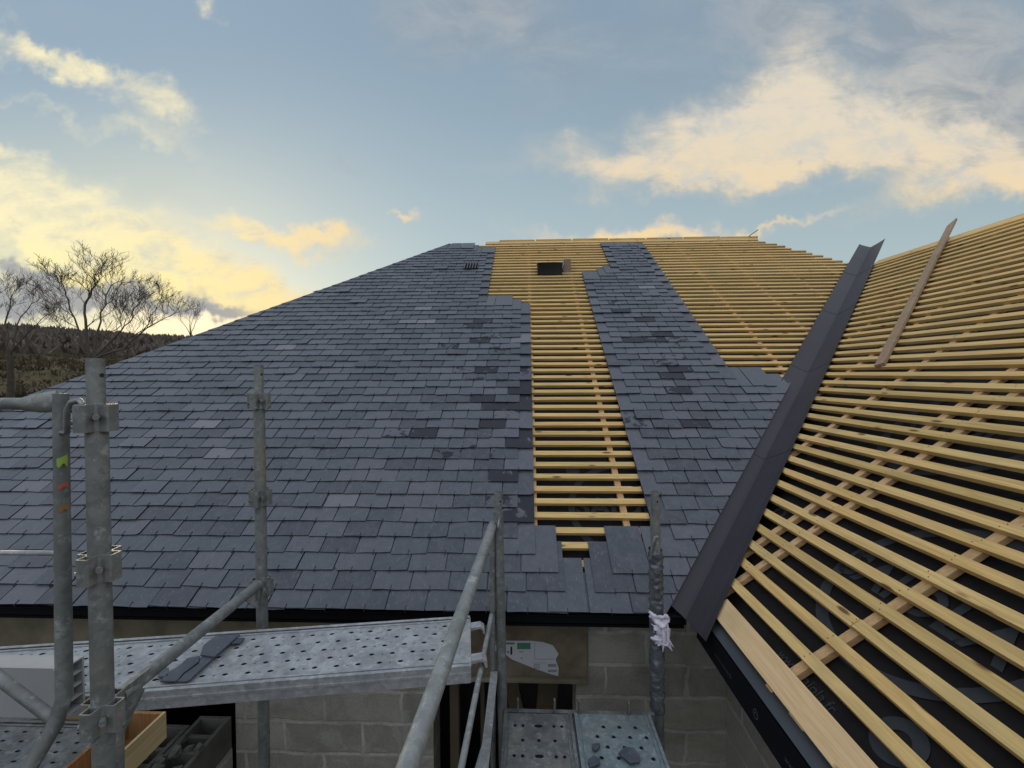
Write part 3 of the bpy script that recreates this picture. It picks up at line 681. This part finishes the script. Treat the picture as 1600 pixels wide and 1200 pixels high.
# toe board along the left side of the standing platform
tb = MB(); tb.box(-1.035, -1.022, -1.5, -.20, -.345, -.195); tb.box(-1.035, -1.000, -1.5, -.20, -.195, -.189)
tb.build('toe_board', M_GALVM); tag(bpy.data.objects['toe_board'], 'upright pale metal toe board along the left edge of the lower platform', 'toe board')

# perforated planks: each cell may carry a real pressed hole
def plank(name, label, O, ux, uy, length, width, cols, holes, mat, edge=.06, lip=.018, rim=.0025, group=None, hooks=()):
    """O: corner, ux unit along, uy unit across; holes(i,j)->(rx,ry) or None on a grid cols=(nx,ny)"""
    e = empty(name, O+ux*length/2+uy*width/2-Vector((0, 0, edge)), label, 'scaffold plank', group)
    nx, ny = cols; mb = MB(); dz = Vector((0, 0, 1)); bx, bw = .05, .035
    X = [0]+[bx+(length-2*bx)*i/nx for i in range(nx+1)]+[length]; Y = [0]+[bw+(width-2*bw)*j/ny for j in range(ny+1)]+[width]
    P = lambda x, y, z=0: O+ux*x+uy*y+dz*z
    for i in range(nx+2):
        for j in range(ny+2):
            x0, x1, y0, y1 = X[i], X[i+1], Y[j], Y[j+1]; h = None
            if 0 < i <= nx and 0 < j <= ny: h = holes(i-1, j-1)
            dzz = 0 if 0 < j <= ny else 0
            if not h: mb.add([P(x0, y0), P(x1, y0), P(x1, y1), P(x0, y1)], [(0, 1, 2, 3)]); continue
            rx, ry = h[:2]; rm = h[2] if len(h) > 2 else rim; cx, cy = (x0+x1)/2, (y0+y1)/2; hx, hy = (x1-x0)/2, (y1-y0)/2; out, mid, inn, low = [], [], [], []
            for k in range(16):
                a = 2*math.pi*k/16+math.pi/16*0; c_, s_ = math.cos(a), math.sin(a); m = max(abs(c_), abs(s_))
                out.append(P(cx+c_/m*hx, cy+s_/m*hy)); mid.append(P(cx+c_*min(hx*.96, rx*1.35), cy+s_*min(hy*.96, ry*1.5), 0)); inn.append(P(cx+c_*rx, cy+s_*ry, rm)); low.append(P(cx+c_*rx*.92, cy+s_*ry*.9, -.014))
            q = lambda a, b: [(k+a*16, (k+1) % 16+a*16, (k+1) % 16+b*16, k+b*16) for k in range(16)]
            mb.add(out+mid+inn+low, q(0, 1)+q(1, 2)+q(2, 3))
            if rx > .004:
                for z_ in range(16): mb.m[-1-z_] = 1
    # corner patches where the 16-gon meets square corners are covered by exact corner directions (k=2,6,10,14)
    mb.build('deck_plate', [mat, M_HOLESHADE], e)
    for s_, nm in ((0, 'side_channel'), (1, 'side_channel')):
        mb = MB(); yb = 0 if s_ == 0 else width; d = -1 if s_ == 0 else 1; c = P(length/2, yb+d*.0012)
        mb.obox(c+dz*(-edge/2+.003), ux*length/2, uy*.0012, dz*(edge/2+.003)); mb.obox(c-dz*edge*.35+uy*d*.003, ux*length/2, uy*.0025, dz*.004)
        mb.obox(c-dz*edge+uy*(-d*.012), ux*length/2, uy*.012, dz*.0012); mb.obox(c+dz*.0055+uy*(-d*.006), ux*length/2, uy*.007, dz*.0012); mb.obox(c+dz*.0022+uy*(-d*.026), ux*(length/2-.004), uy*.0035, dz*.002)
        mb.build(nm, mat, e)
    mb = MB(); mb.obox(P(-.0015, width/2)-dz*edge/2, ux*.0012, uy*width/2, dz*edge/2); mb.obox(P(length+.0015, width/2)-dz*edge/2, ux*.0012, uy*width/2, dz*edge/2)
    mb.build('end_plate', mat, e)
    for (side, y) in hooks:
        x = length if side > 0 else 0; mb = MB(); c = P(x, y)
        V = [c+ux*side*a+dz*b for a, b in ((0, -.004), (.045, .0), (.062, -.012), (.066, -.035), (.058, -.035), (.052, -.014), (.04, -.010), (0, -.02))]
        mb.poly([q-uy*.02 for q in V], .04, uy); mb.build('hook', M_GALVL, e)
    return e
# long walkway plank
a = Vector((-1.066, -.705, .187)); b = Vector((-2.205, -.868, .193)); ux = (a-b).normalized(); ux.z = 0; ux.normalize(); uy = Vector((-ux.y, ux.x, 0)); LEN = 3.0
O1 = Vector((a.x, a.y, .188))-ux*LEN
plank('walkway_plank', 'long perforated walkway plank crossing in front of the block wall under broken slates', O1, ux, uy, LEN, .325, (74, 5),
      lambda i, j: (.0098, .0062, .003) if (i+j) % 2 == 0 else ((.0035, .0035, .002) if (i*7+j*3) % 4 < 2 else None), M_GALVL, .058, rim=.0022, hooks=((1, .06), (1, .27)))
DZ = -.372
plank('platform_plank', 'dirty grey platform plank with slots and round holes, beside the toe board', Vector((-.995+.03, -.235, DZ)), Vector((0, -1, 0)), Vector((1, 0, 0)), 1.9, .325, (46, 7),
      lambda i, j: {0: (.008, .008, 0) if j in (0, 1, 5, 6) else ((.009, .020, 0) if j == 3 else None), 2: ((.008, .008, 0) if j in (1, 3, 5) else None)}.get(i % 4), M_GALVD, .06, group=None)
plank('platform_plank', 'blue grey platform plank with rimmed round holes, beside the wrapped pole', Vector((-.625, -.225, DZ-.004)), Vector((0, -1, 0)), Vector((1, 0, 0)), 1.9, .365, (34, 8),
      lambda i, j: ((.0085, .0085, .004) if (j % 2 == (1 if i % 2 else 0)) and 0 < j < 8 else None), M_GALVB, .06)
tr = MB(); tr.box(-.97, -.235, -.222, -.20, DZ-.05, DZ-.004)
for x_ in (-.90, -.72, -.60, -.36): tr.obox((x_, -.215, DZ+.02), (.004, 0, 0), (0, .012, 0), (0, 0, .035))
tag(tr.build('cross_tube', M_GALVD), 'flat cross bar carrying the far ends of the two platform planks', 'scaffold tube')
plank('platform_plank', 'low perforated platform plank in the bottom left corner, below the grey hollow panel', Vector((-4.97, -.71, DZ)), Vector((1, 0, 0)), Vector((0, 1, 0)), 2.2, .36, (48, 6),
      lambda i, j: (.011, .005) if (i+j) % 2 == 0 else None, M_GALVD, .06)
# broken slates lying on the walkway plank
def slatepiece(pts, label, z=.1965, th=.006, dz=0):
    mb = MB(); mb.poly([(x, y, z+dz) for x, y in pts], th, (0, 0, 1)); o = mb.build('loose_slate', M_SLATEL, None, .0008)
    return tag(o, label, 'slate', 'broken slates left on the scaffold planks')
def G(x, y, z):     # walkway surface point seen at a picture position
    d = fwd+r2*((x-800)/F)+u2*((600-y)/F); k = (z-CAM.z)/d.z; q = CAM+d*k; return (q.x, q.y)
slatepiece([G(*q, .195) for q in ((250, 1067), (276, 1067), (286, 1055), (311, 1036), (313, 1027), (293, 1031), (281, 1042), (265, 1052))], 'left long slate offcut with a broken top, lying on the walkway plank')
slatepiece([G(*q, .195) for q in ((277, 1067), (293, 1067), (336, 1028), (316, 1025), (311, 1039), (288, 1056))], 'narrow slate offcut on the walkway plank, nearest its front edge', dz=-.001)
slatepiece([G(*q, .202) for q in ((313, 1025), (335, 1028), (375, 993), (337, 995), (318, 1010))], 'wide slate offcut lying furthest back across the walkway plank', z=.202)
slatepiece([G(*q, .195) for q in ((362, 1008), (375, 1007), (383, 999), (370, 999))], 'tiny slate chip against the wide offcut on the walkway plank')
slatepiece([G(*q, .2) for q in ((248, 1058), (262, 1057), (264, 1045), (255, 1041), (246, 1052))], 'small crumpled slate chip at the left of the offcuts', dz=.0)
for k, (pts, lb) in enumerate([(((966, 1178), (975, 1168), (990, 1169), (1000, 1182), (1000, 1191), (985, 1193)), 'dark slate fragment, largest on the blue grey platform plank'),
                 (((925, 1163), (937, 1162), (938, 1167), (930, 1174), (925, 1170)), 'small slate fragment on the blue grey platform plank, nearest the house'),
                 (((918, 1188), (928, 1181), (937, 1187), (938, 1194), (922, 1200)), 'slate fragment on the blue grey platform plank, at its left edge')]):
    slatepiece([G(*q, DZ+.006) for q in pts], lb, z=DZ+.004)
# pale hollow panel standing on the walkway plank
hp_ = MB(); x0, x1, y0, y1, z0, z1 = -3.4, -2.32, -.985, -.925, .196, .357
hp_.box(x0, x1, y0, y0+.006, z0, z1); hp_.box(x0, x1, y1-.006, y1, z0, z1)
for k in range(5): z = z0+(z1-z0-.005)*k/4; hp_.box(x0, x1-.002, y0+.0062, y1-.0062, z, z+.005)
hp_.box(x1-.03, x1+.002, y0-.006, y0-.0003, z0, z1)
tag(hp_.build('hollow_plank', M_PLAST, None), 'pale grey hollow panel standing on edge on the left end of the walkway plank', 'panel')
tb = MB(); tb.box(-4.9, -2.76, -.335, -.318, DZ-.05, DZ+.045); tag(tb.build('edge_board', M_OLD, None, .002), 'weathered board standing along the house side of the low corner plank', 'board')
# plywood tray
ty = empty('plywood_tray', (-2.75, -.65, DZ-.015), 'open pale plywood tray with an orange inner side behind the thick near pole', 'tray')
zt, zb = -.265, -.387; c0 = (-2.52, -.40)
mb = MB(); mb.box(-2.532, -2.52, -1.15, -.40, zb, zt); mb.build('side_board', M_PLY, ty)
mb = MB(); mb.box(-2.70, -2.533, -.415, -.40, zb, zt); mb.build('end_board', M_PLYI, ty)
mb = MB(); mb.box(-2.700, -2.686, -1.15, -.416, zb, zt-.01); mb.build('side_board', M_PLYI, ty)
mb = MB(); mb.box(-2.6855, -2.533, -1.15, -.416, zb, zb+.01); mb.build('bottom', M_PLYI, ty)
# hollow blocks stacked left of the block wall
def hblock(x, y, z, label, br=0):
    mb = MB(); w, l, h = .2, .5, .2
    mb.box(x, x+w, y, y+.025, z, z+h); mb.box(x, x+w, y+l-.025, y+l, z, z+h)
    mb.box(x, x+.025, y+.0252, y+l-.0252, z, z+h-.03*br); mb.box(x+w-.025, x+w, y+.0252, y+l-.0252, z, z+h)
    for k in range(1, 4): yy_ = y+l*k/4; mb.box(x+.0252, x+w-.0252, yy_-.012, yy_+.012, z, z+h-.02*(k % 2)-.02*br)
    mb.box(x+.0252, x+w-.0252, y+.0252, y+l-.0252, z, z+.02)
    o = mb.build('hollow_block', M_BLOCK, None, .003); return tag(o, label, 'concrete block', 'hollow concrete blocks stacked under the walkway plank')
ZB = -.865-.2
pos = ['beside the dark recess', 'middle of the row']
hblock(-2.92, -.21, ZB, 'hollow block of the right file under the walkway plank, nearest the house wall'); hblock(-2.92, -.73, ZB, 'hollow block in the middle of the right file under the walkway plank', 1); hblock(-2.92, -1.25, ZB, 'hollow block of the right file, nearest the viewer')
hblock(-3.13, -.28, ZB, 'hollow concrete block in the left file, nearest the house wall', 1); hblock(-3.13, -.80, ZB-.01, 'hollow concrete block in the left file, half under the plywood tray')
mb = MB(); mb.box(-3.14, -2.718, -1.26, .29, BASEZ, ZB-.002); tag(mb.build('block_stack', M_BLKY), 'solid lower courses beneath the hollow concrete blocks', 'block pile')
for k, (p, q, r_) in enumerate([((-3.08, -.05, -.83), (-2.90, -.35, -.83), .035), ((-3.0, -.15, -.79), (-2.85, -.5, -.80), .03), ((-3.1, -.4, -.83), (-2.98, -.75, -.84), .04)]):
    mb = MB(); lump(mb, p, q, r_, .012, 14, 12, k*3)
    # broken ridge pieces are half tubes
    tag(mb.build('clay_pipe', M_BLOCK), ['short grey pipe lying on the hollow blocks nearest the wall', 'short grey pipe lying across the right file of hollow blocks', 'longer grey pipe lying across the left file of hollow blocks'][k], 'pipe', 'grey pipes lying on the hollow blocks')

mb = MB(); rq = random.Random(5)
for k in range(90):
    x = rq.uniform(-3.12, -2.74); y = rq.uniform(-1.0, .1); z = ZB+.2+.0; r_ = rq.uniform(.008, .03); V = []
    for j in range(8): V.append(Vector((x+(1 if j & 1 else -1)*r_*rq.uniform(.5, 1), y+(1 if j & 2 else -1)*r_*rq.uniform(.5, 1), z+(1 if j & 4 else 0)*r_*rq.uniform(.6, 1.3))))
    mb.add(V, [(0, 2, 3, 1), (4, 5, 7, 6), (0, 1, 5, 4), (2, 6, 7, 3), (0, 4, 6, 2), (1, 3, 7, 5)])
tag(mb.build('rubble', M_BLOCK), 'grey mortar rubble scattered over the hollow concrete blocks', 'rubble', kind='stuff')
# ------------------------------------------------------------------ loose things on the roof
mb = MB(); p = WP(1.86, 1.06, .014); q = WP(4.22, 2.93, .05); d = (q-p).normalized(); s_ = d.cross(WNr).normalized(); up_ = s_.cross(d)
hw, ht = .033, .013; V = []
for (c, e_) in ((p, -1), (q, 1)):
    for a in (-1, 1):
        for b in (-1, 1): V.append(c+s_*hw*a+up_*ht*b+d*(.09*a if e_ > 0 else 0))
mb.add(V, [(0, 1, 3, 2), (4, 6, 7, 5), (0, 4, 5, 1), (2, 3, 7, 6), (0, 2, 6, 4), (1, 5, 7, 3)])
tag(mb.build('loose_plank', M_OLD, None, .002), 'weathered brown plank leaning up the right roof slope across the battens', 'plank')
mb = MB(); p = Vector((WRX-.1, .62, T*WRX+.05)); mb.obox(p, (.09, .16, .01), (.02, -.012, 0), (0, 0, .012)); tag(mb.build('loose_plank', M_OLD, None, .002), 'short brown board end on the right ridge at the edge of the picture', 'plank')
mb = MB(); p = Vector((HR-RY-.08, RY-.02, T*RY+.03)); mb.obox(p+Vector((.06, 0, .06)), (.08, .02, .055), (.004, 0, -.006), (0, .012, 0)); tag(mb.build('ridge_stick', M_GALVD, None), 'thin grey stick poking up from the right end of the long ridge', 'stick')
tub = empty('black_tub', MP(-.51, 3.78, .03), 'black plastic tub standing on the bare battens below the ridge', 'tub')
mb = MB(); n = 28
def ringpts(z, kx, ky, cx=-.51, cy=3.86, ex=4):
    out = []
    for j in range(n):
        a = 2*math.pi*j/n; c, s = math.cos(a), math.sin(a); m = (abs(c)**ex+abs(s)**ex)**(-1/ex); out.append(Vector((cx+c*m*kx, cy+s*m*ky, T*3.72+z)))
    return out
rs = [ringpts(-.03, .12, .07), ringpts(-.005, .158, .095), ringpts(.05, .178, .11), ringpts(.19, .18, .115), ringpts(.205, .188, .122), ringpts(.215, .185, .12), ringpts(.215, .168, .105), ringpts(.06, .15, .09)]
V = [p for r_ in rs for p in r_]; mb.add(V, [(i*n+j, i*n+(j+1) % n, (i+1)*n+(j+1) % n, (i+1)*n+j) for i in range(len(rs)-1) for j in range(n)]+[list(range((len(rs)-1)*n, len(rs)*n)), list(range(n))[::-1]], 0, True)
mb.build('tub_body', M_BPL, tub)
mb = MB(); mb.tube([(-.69, 3.745, T*3.72+.205), (-.51, 3.738, T*3.72+.206), (-.33, 3.745, T*3.72+.205)], .007, 8); mb.build('rim', M_BPL, tub)
ct = empty('carton', MP(-.26, 3.9, .02), 'brown and white carton standing right beside the black tub on the battens', 'carton')
mb = MB(); z0 = T*3.8-.01; mb.box(-.31, -.205, 3.84, 4.02, z0, z0+.235); mb.build('box_body', M_CARD, ct, .003)
mb = MB(); mb.poly([(-.3105, 3.838, z0+.06), (-.3105, 4.0, z0+.06), (-.3105, 4.0, z0+.225), (-.3105, 3.838, z0+.225)], .002, (-1, 0, 0)); mb.box(-.31, -.205, 3.8375, 3.8395, z0+.0, z0+.04); mb.build('white_flap', M_PAPER, ct)

# bird
bd = empty('bird', (7.62, 12.5, 5.6), 'tiny dark bird in the sky right of the valley flashing top', 'bird')
mb = MB(); c = Vector((7.62, 12.5, 5.62)); mb.tube([c+Vector((-.07, 0, 0)), c+Vector((-.03, 0, .0)), c+Vector((.03, 0, .005)), c+Vector((.07, 0, .01)), c+Vector((.085, 0, .01))], [.004, .02, .022, .013, .003], 8); mb.build('body', M_INK, bd)
for s_ in (-1, 1):
    mb = MB(); mb.poly([c+Vector((-.02, 0, .01)), c+Vector((.03, 0, .01)), c+Vector((.01, s_*.02+.0, .09))+Vector((s_*.06, 0, 0)), c+Vector((-.01+s_*.05, s_*.02, .07))], .004, (0, 1, 0)); mb.build('wing', M_INK, bd)

# ------------------------------------------------------------------ land
prof = [(0, -2.9), (14, -2.9), (30, -2.75), (45, -1.9), (60, -.9), (90, 1.6), (120, 4.2), (150, 7.2), (200, 12.5), (260, 18.6), (320, 23.5), (380, 26.5), (500, 27), (900, 20)]
def gz(x, y):
    r_ = math.hypot(x-CAM.x, y-CAM.y); k = 0
    while k < len(prof)-2 and prof[k+1][0] < r_: k += 1
    (a, za), (b, zb_) = prof[k], prof[k+1]; z = za+(zb_-za)*min(1, (r_-a)/(b-a))
    az = math.atan2(x-CAM.x, y-CAM.y); f_ = 1 if -1.4 < az < .2 else .8
    z = -2.9+(z+2.9)*f_
    return z+(noise.noise(Vector((x*.012, y*.012, 0)))*2.2+noise.noise(Vector((x*.06, y*.06, 3)))*.5)*min(1, max(0, (r_-20)/80))
mb = MB(); rr = [0, 5, 10, 14, 18, 23, 29, 36, 44, 53, 63, 75, 88, 102, 118, 135, 153, 173, 195, 220, 250, 285, 320, 360, 420, 520, 700, 900]; na = 144; V = [Vector((CAM.x, CAM.y, -2.9))]
for r_ in rr[1:]:
    for j in range(na): a = 2*math.pi*j/na; x, y = CAM.x+math.sin(a)*r_, CAM.y+math.cos(a)*r_; V.append(Vector((x, y, gz(x, y))))
fs = [(0, 1+(j+1) % na, 1+j) for j in range(na)]
for i in range(len(rr)-2): fs += [(1+i*na+j, 1+i*na+(j+1) % na, 1+(i+1)*na+(j+1) % na, 1+(i+1)*na+j) for j in range(na)]
mb.add(V, fs, 0, True)
m, t, b_ = newmat('winter_field'); n_ = N(t); w = n_.coord('World'); g = n_.noise(w, .05, 8, .65, .4); g2 = n_.noise(n_.coord('World', (1, 1, 3)), .9, 6, .7)
colr = n_.ramp(g, [(.3, (.040, .040, .024)), (.5, (.080, .070, .040)), (.68, (.052, .040, .029))]); colr = n_.mix(n_.mr(g2, .35, .7, 0, .6), colr, (.030, .026, .016))
t.links.new(colr, b_.inputs['Base Color']); b_.inputs['Roughness'].default_value = 1; b_.inputs['Specular IOR Level'].default_value = .05; n_.bump(b_, g2, 1.0, .4)
g_ = mb.build('ground', m, None, origin=(0, 0, 0)); tag(g_, kind='structure'); M_FIELD = m
# brushwood materials
def brush(name, c0, c1):
    m, t, b = newmat(name); n = N(t); col = n.ramp(n.n('ShaderNodeNewGeometry').outputs['Random Per Island'], [(0, c0), (1, c1)]); t.links.new(col, b.inputs['Base Color'])
    b.inputs['Roughness'].default_value = .95; b.inputs['Specular IOR Level'].default_value = .1; return m
M_BR1 = brush('bare_wood', (.085, .072, .060), (.19, .16, .135)); M_BR2 = brush('bramble', (.018, .018, .012), (.060, .052, .032)); M_BR3 = brush('dry_grass', (.045, .038, .024), (.125, .10, .060))
M_BARK = plain('bark', (.075, .064, .05), .95, 0, .2, .4, 20, .3); M_TWIG = plain('twig', (.11, .09, .072), .9, 0, .2)
rnd = random.Random(3)
def brushes(name, n, az0, az1, r0, r1, h, spread, mat, label, cat, per=7, wid=.25):
    mb = MB()
    for _ in range(n):
        a = R(rnd.uniform(az0, az1)); r_ = math.sqrt(rnd.uniform(r0*r0, r1*r1)); x, y = CAM.x+math.sin(a)*r_, CAM.y+math.cos(a)*r_; z = gz(x, y)-.3
        hh = h*rnd.uniform(.55, 1.15)
        for k in range(per):
            t_ = rnd.uniform(0, 6.28); l = rnd.random()*spread; tx, ty_ = x+math.cos(t_)*l, y+math.sin(t_)*l; w_ = wid*rnd.uniform(.4, 1)
            s_ = Vector((math.cos(a), -math.sin(a), 0))*w_; p = Vector((x+math.cos(t_)*l*.4, y+math.sin(t_)*l*.4, z)); q = Vector((tx, ty_, z+hh*rnd.uniform(.6, 1)*(1-.3*l/spread)))
            mb.add([p-s_, p+s_, (p+q)/2+s_*1.1+Vector((0, 0, .1*hh)), q], [(0, 1, 2, 3)])
    o = mb.build(name, mat, None, origin=(0, 0, 0)); tag(o, label, cat, kind='stuff'); return o
brushes('woodland', 5200, -75, 10, 150, 380, 4.2, 3.4, M_BR1, 'brown leafless woodland covering the far hillside', 'woodland', 8, .7)
brushes('dry_scrub', 3800, -75, -15, 62, 152, 1.3, 1.4, M_BR3, 'dry straw coloured scrub on the rising field beyond the roof', 'scrub', 7, .12)
brushes('bramble_thicket', 5200, -80, -15, 30, 62, 1.5, 1.2, M_BR2, 'dark bramble thicket just beyond the left hip of the roof', 'thicket', 9, .10)

def land(x, y, d):      # ground position below a bearing
    q = CAM+(fwd+r2*((x-800)/F))*d; return Vector((q.x, q.y, gz(q.x, q.y)-.2))
def limb_tree(base_px, d0, trunk_r, label, limbs, seed, side=1.0):
    """trunk and main limbs follow given paths in the tree's own upright plane at distance d0, twigs grow from them"""
    rg = random.Random(seed)
    def W3(x, y, dy=0): return CAM+(fwd+r2*((x-800)/F)+u2*((600-y)/F))*(d0+dy)
    base = land(base_px[0], 0, d0); e = empty('bare_tree', base, label, 'tree', 'bare winter trees beyond the roof'); tk, cr = MB(), MB()
    fork = W3(base_px[0]+1, base_px[1]); tk.tube([base, base.lerp(fork, .6)+Vector((.1, 0, 0)), fork], [trunk_r*1.35, trunk_r*1.05, trunk_r*.9], 10)
    def twig(p, d, l, r_, lev):
        pts = [p]; rad = [r_]; q = p.copy(); dd = d.copy(); kids = []
        for i in range(4):
            dd = (dd+Vector((rg.gauss(0, .17), rg.gauss(0, .17), rg.gauss(0, .13)+.05))).normalized(); q = q+dd*l/4
            pts.append(q.copy()); rad.append(max(.0075, r_*(1-.2*(i+1)))); kids.append((q.copy(), dd.copy()))
        cr.tube(pts, rad, 5 if lev < 2 else 3, 0, caps=False)
        if lev >= 4: return
        for kp, kd in kids:
            if rg.random() < (.95 if lev < 2 else .72):
                a = rg.uniform(0, 6.28); nd = (kd*.9+Vector((math.cos(a), math.sin(a)*.7, rg.uniform(-.1, .6)))*rg.uniform(.5, .85)).normalized(); twig(kp, nd, l*rg.uniform(.5, .8), r_*.55, lev+1)
    for pts, r0 in limbs:
        P = [fork-Vector((0, 0, .3))]; dy = rg.uniform(-1, 1)*.5
        for k, (x, y) in enumerate(pts): P.append(W3(base_px[0]+(x-base_px[0])*.95, base_px[1]-(base_px[1]-y)*.84, dy*(k+1)))
        Q = []                                  # subdivide and roughen
        for a, b in zip(P, P[1:]):
            for i in range(3): Q.append(a.lerp(b, i/3)+Vector((rg.gauss(0, .05), rg.gauss(0, .05), rg.gauss(0, .04))))
        Q.append(P[-1]); n = len(Q); rad = [max(.012, .75*r0*(1-.85*i/(n-1))) for i in range(n)]
        cr.tube(Q, rad, 8, 0, caps=False)
        for i in range(3, n):
            for _ in range(2 if i > 5 else 1):
                if rg.random() < .85:
                    d = (Q[i]-Q[i-1]).normalized(); a = rg.uniform(0, 6.28); nd = (d*.7+Vector((math.cos(a), math.sin(a)*.7, rg.uniform(.0, .6)))*.8).normalized()
                    twig(Q[i], nd, rg.uniform(.8, 1.75)*side*(1.15-.55*i/n), rad[i]*.55, 1)
    tk.build('trunk', M_BARK, e); cr.build('crown', M_TWIG, e)
limb_tree((140, 556), 30, .22, 'large spreading bare tree above the slated hip, its longest branches reaching right',
    [([(133, 505), (131, 460), (144, 434), (152, 408), (156, 390)], .13), ([(119, 505), (104, 452), (98, 425), (87, 415)], .09), ([(158, 492), (165, 445), (180, 420), (205, 418)], .09),
     ([(183, 520), (206, 492), (214, 466), (240, 436)], .085), ([(196, 541), (233, 505), (262, 486), (292, 474)], .09), ([(165, 520), (190, 500), (185, 470), (170, 455)], .06), ([(230, 508), (248, 470), (262, 440)], .055), ([(112, 515), (92, 500), (80, 480)], .05)], 4)
limb_tree((14, 548), 33, .18, 'open bare tree nearest the left edge of the picture',
    [([(9, 500), (16, 455), (24, 428)], .10), ([(28, 500), (52, 462), (72, 442)], .08), ([(-8, 500), (-25, 460), (-40, 430)], .08), ([(40, 520), (66, 490), (92, 470)], .07), ([(5, 520), (-12, 480), (0, 440)], .05)], 9)
limb_tree((-75, 548), 36, .18, 'bare tree standing furthest left beyond the roof', [([(-70, 500), (-80, 450), (-75, 420)], .10), ([(-55, 500), (-40, 460), (-30, 445)], .08), ([(-100, 500), (-120, 460)], .08)], 12)
limb_tree((297, 520), 62, .16, 'small distant bare tree low against the sky beside the slated hip', [([(296, 500), (299, 478)], .09), ([(285, 502), (276, 482)], .07), ([(306, 502), (318, 485)], .07), ([(300, 498), (308, 476)], .06)], 3, .9)
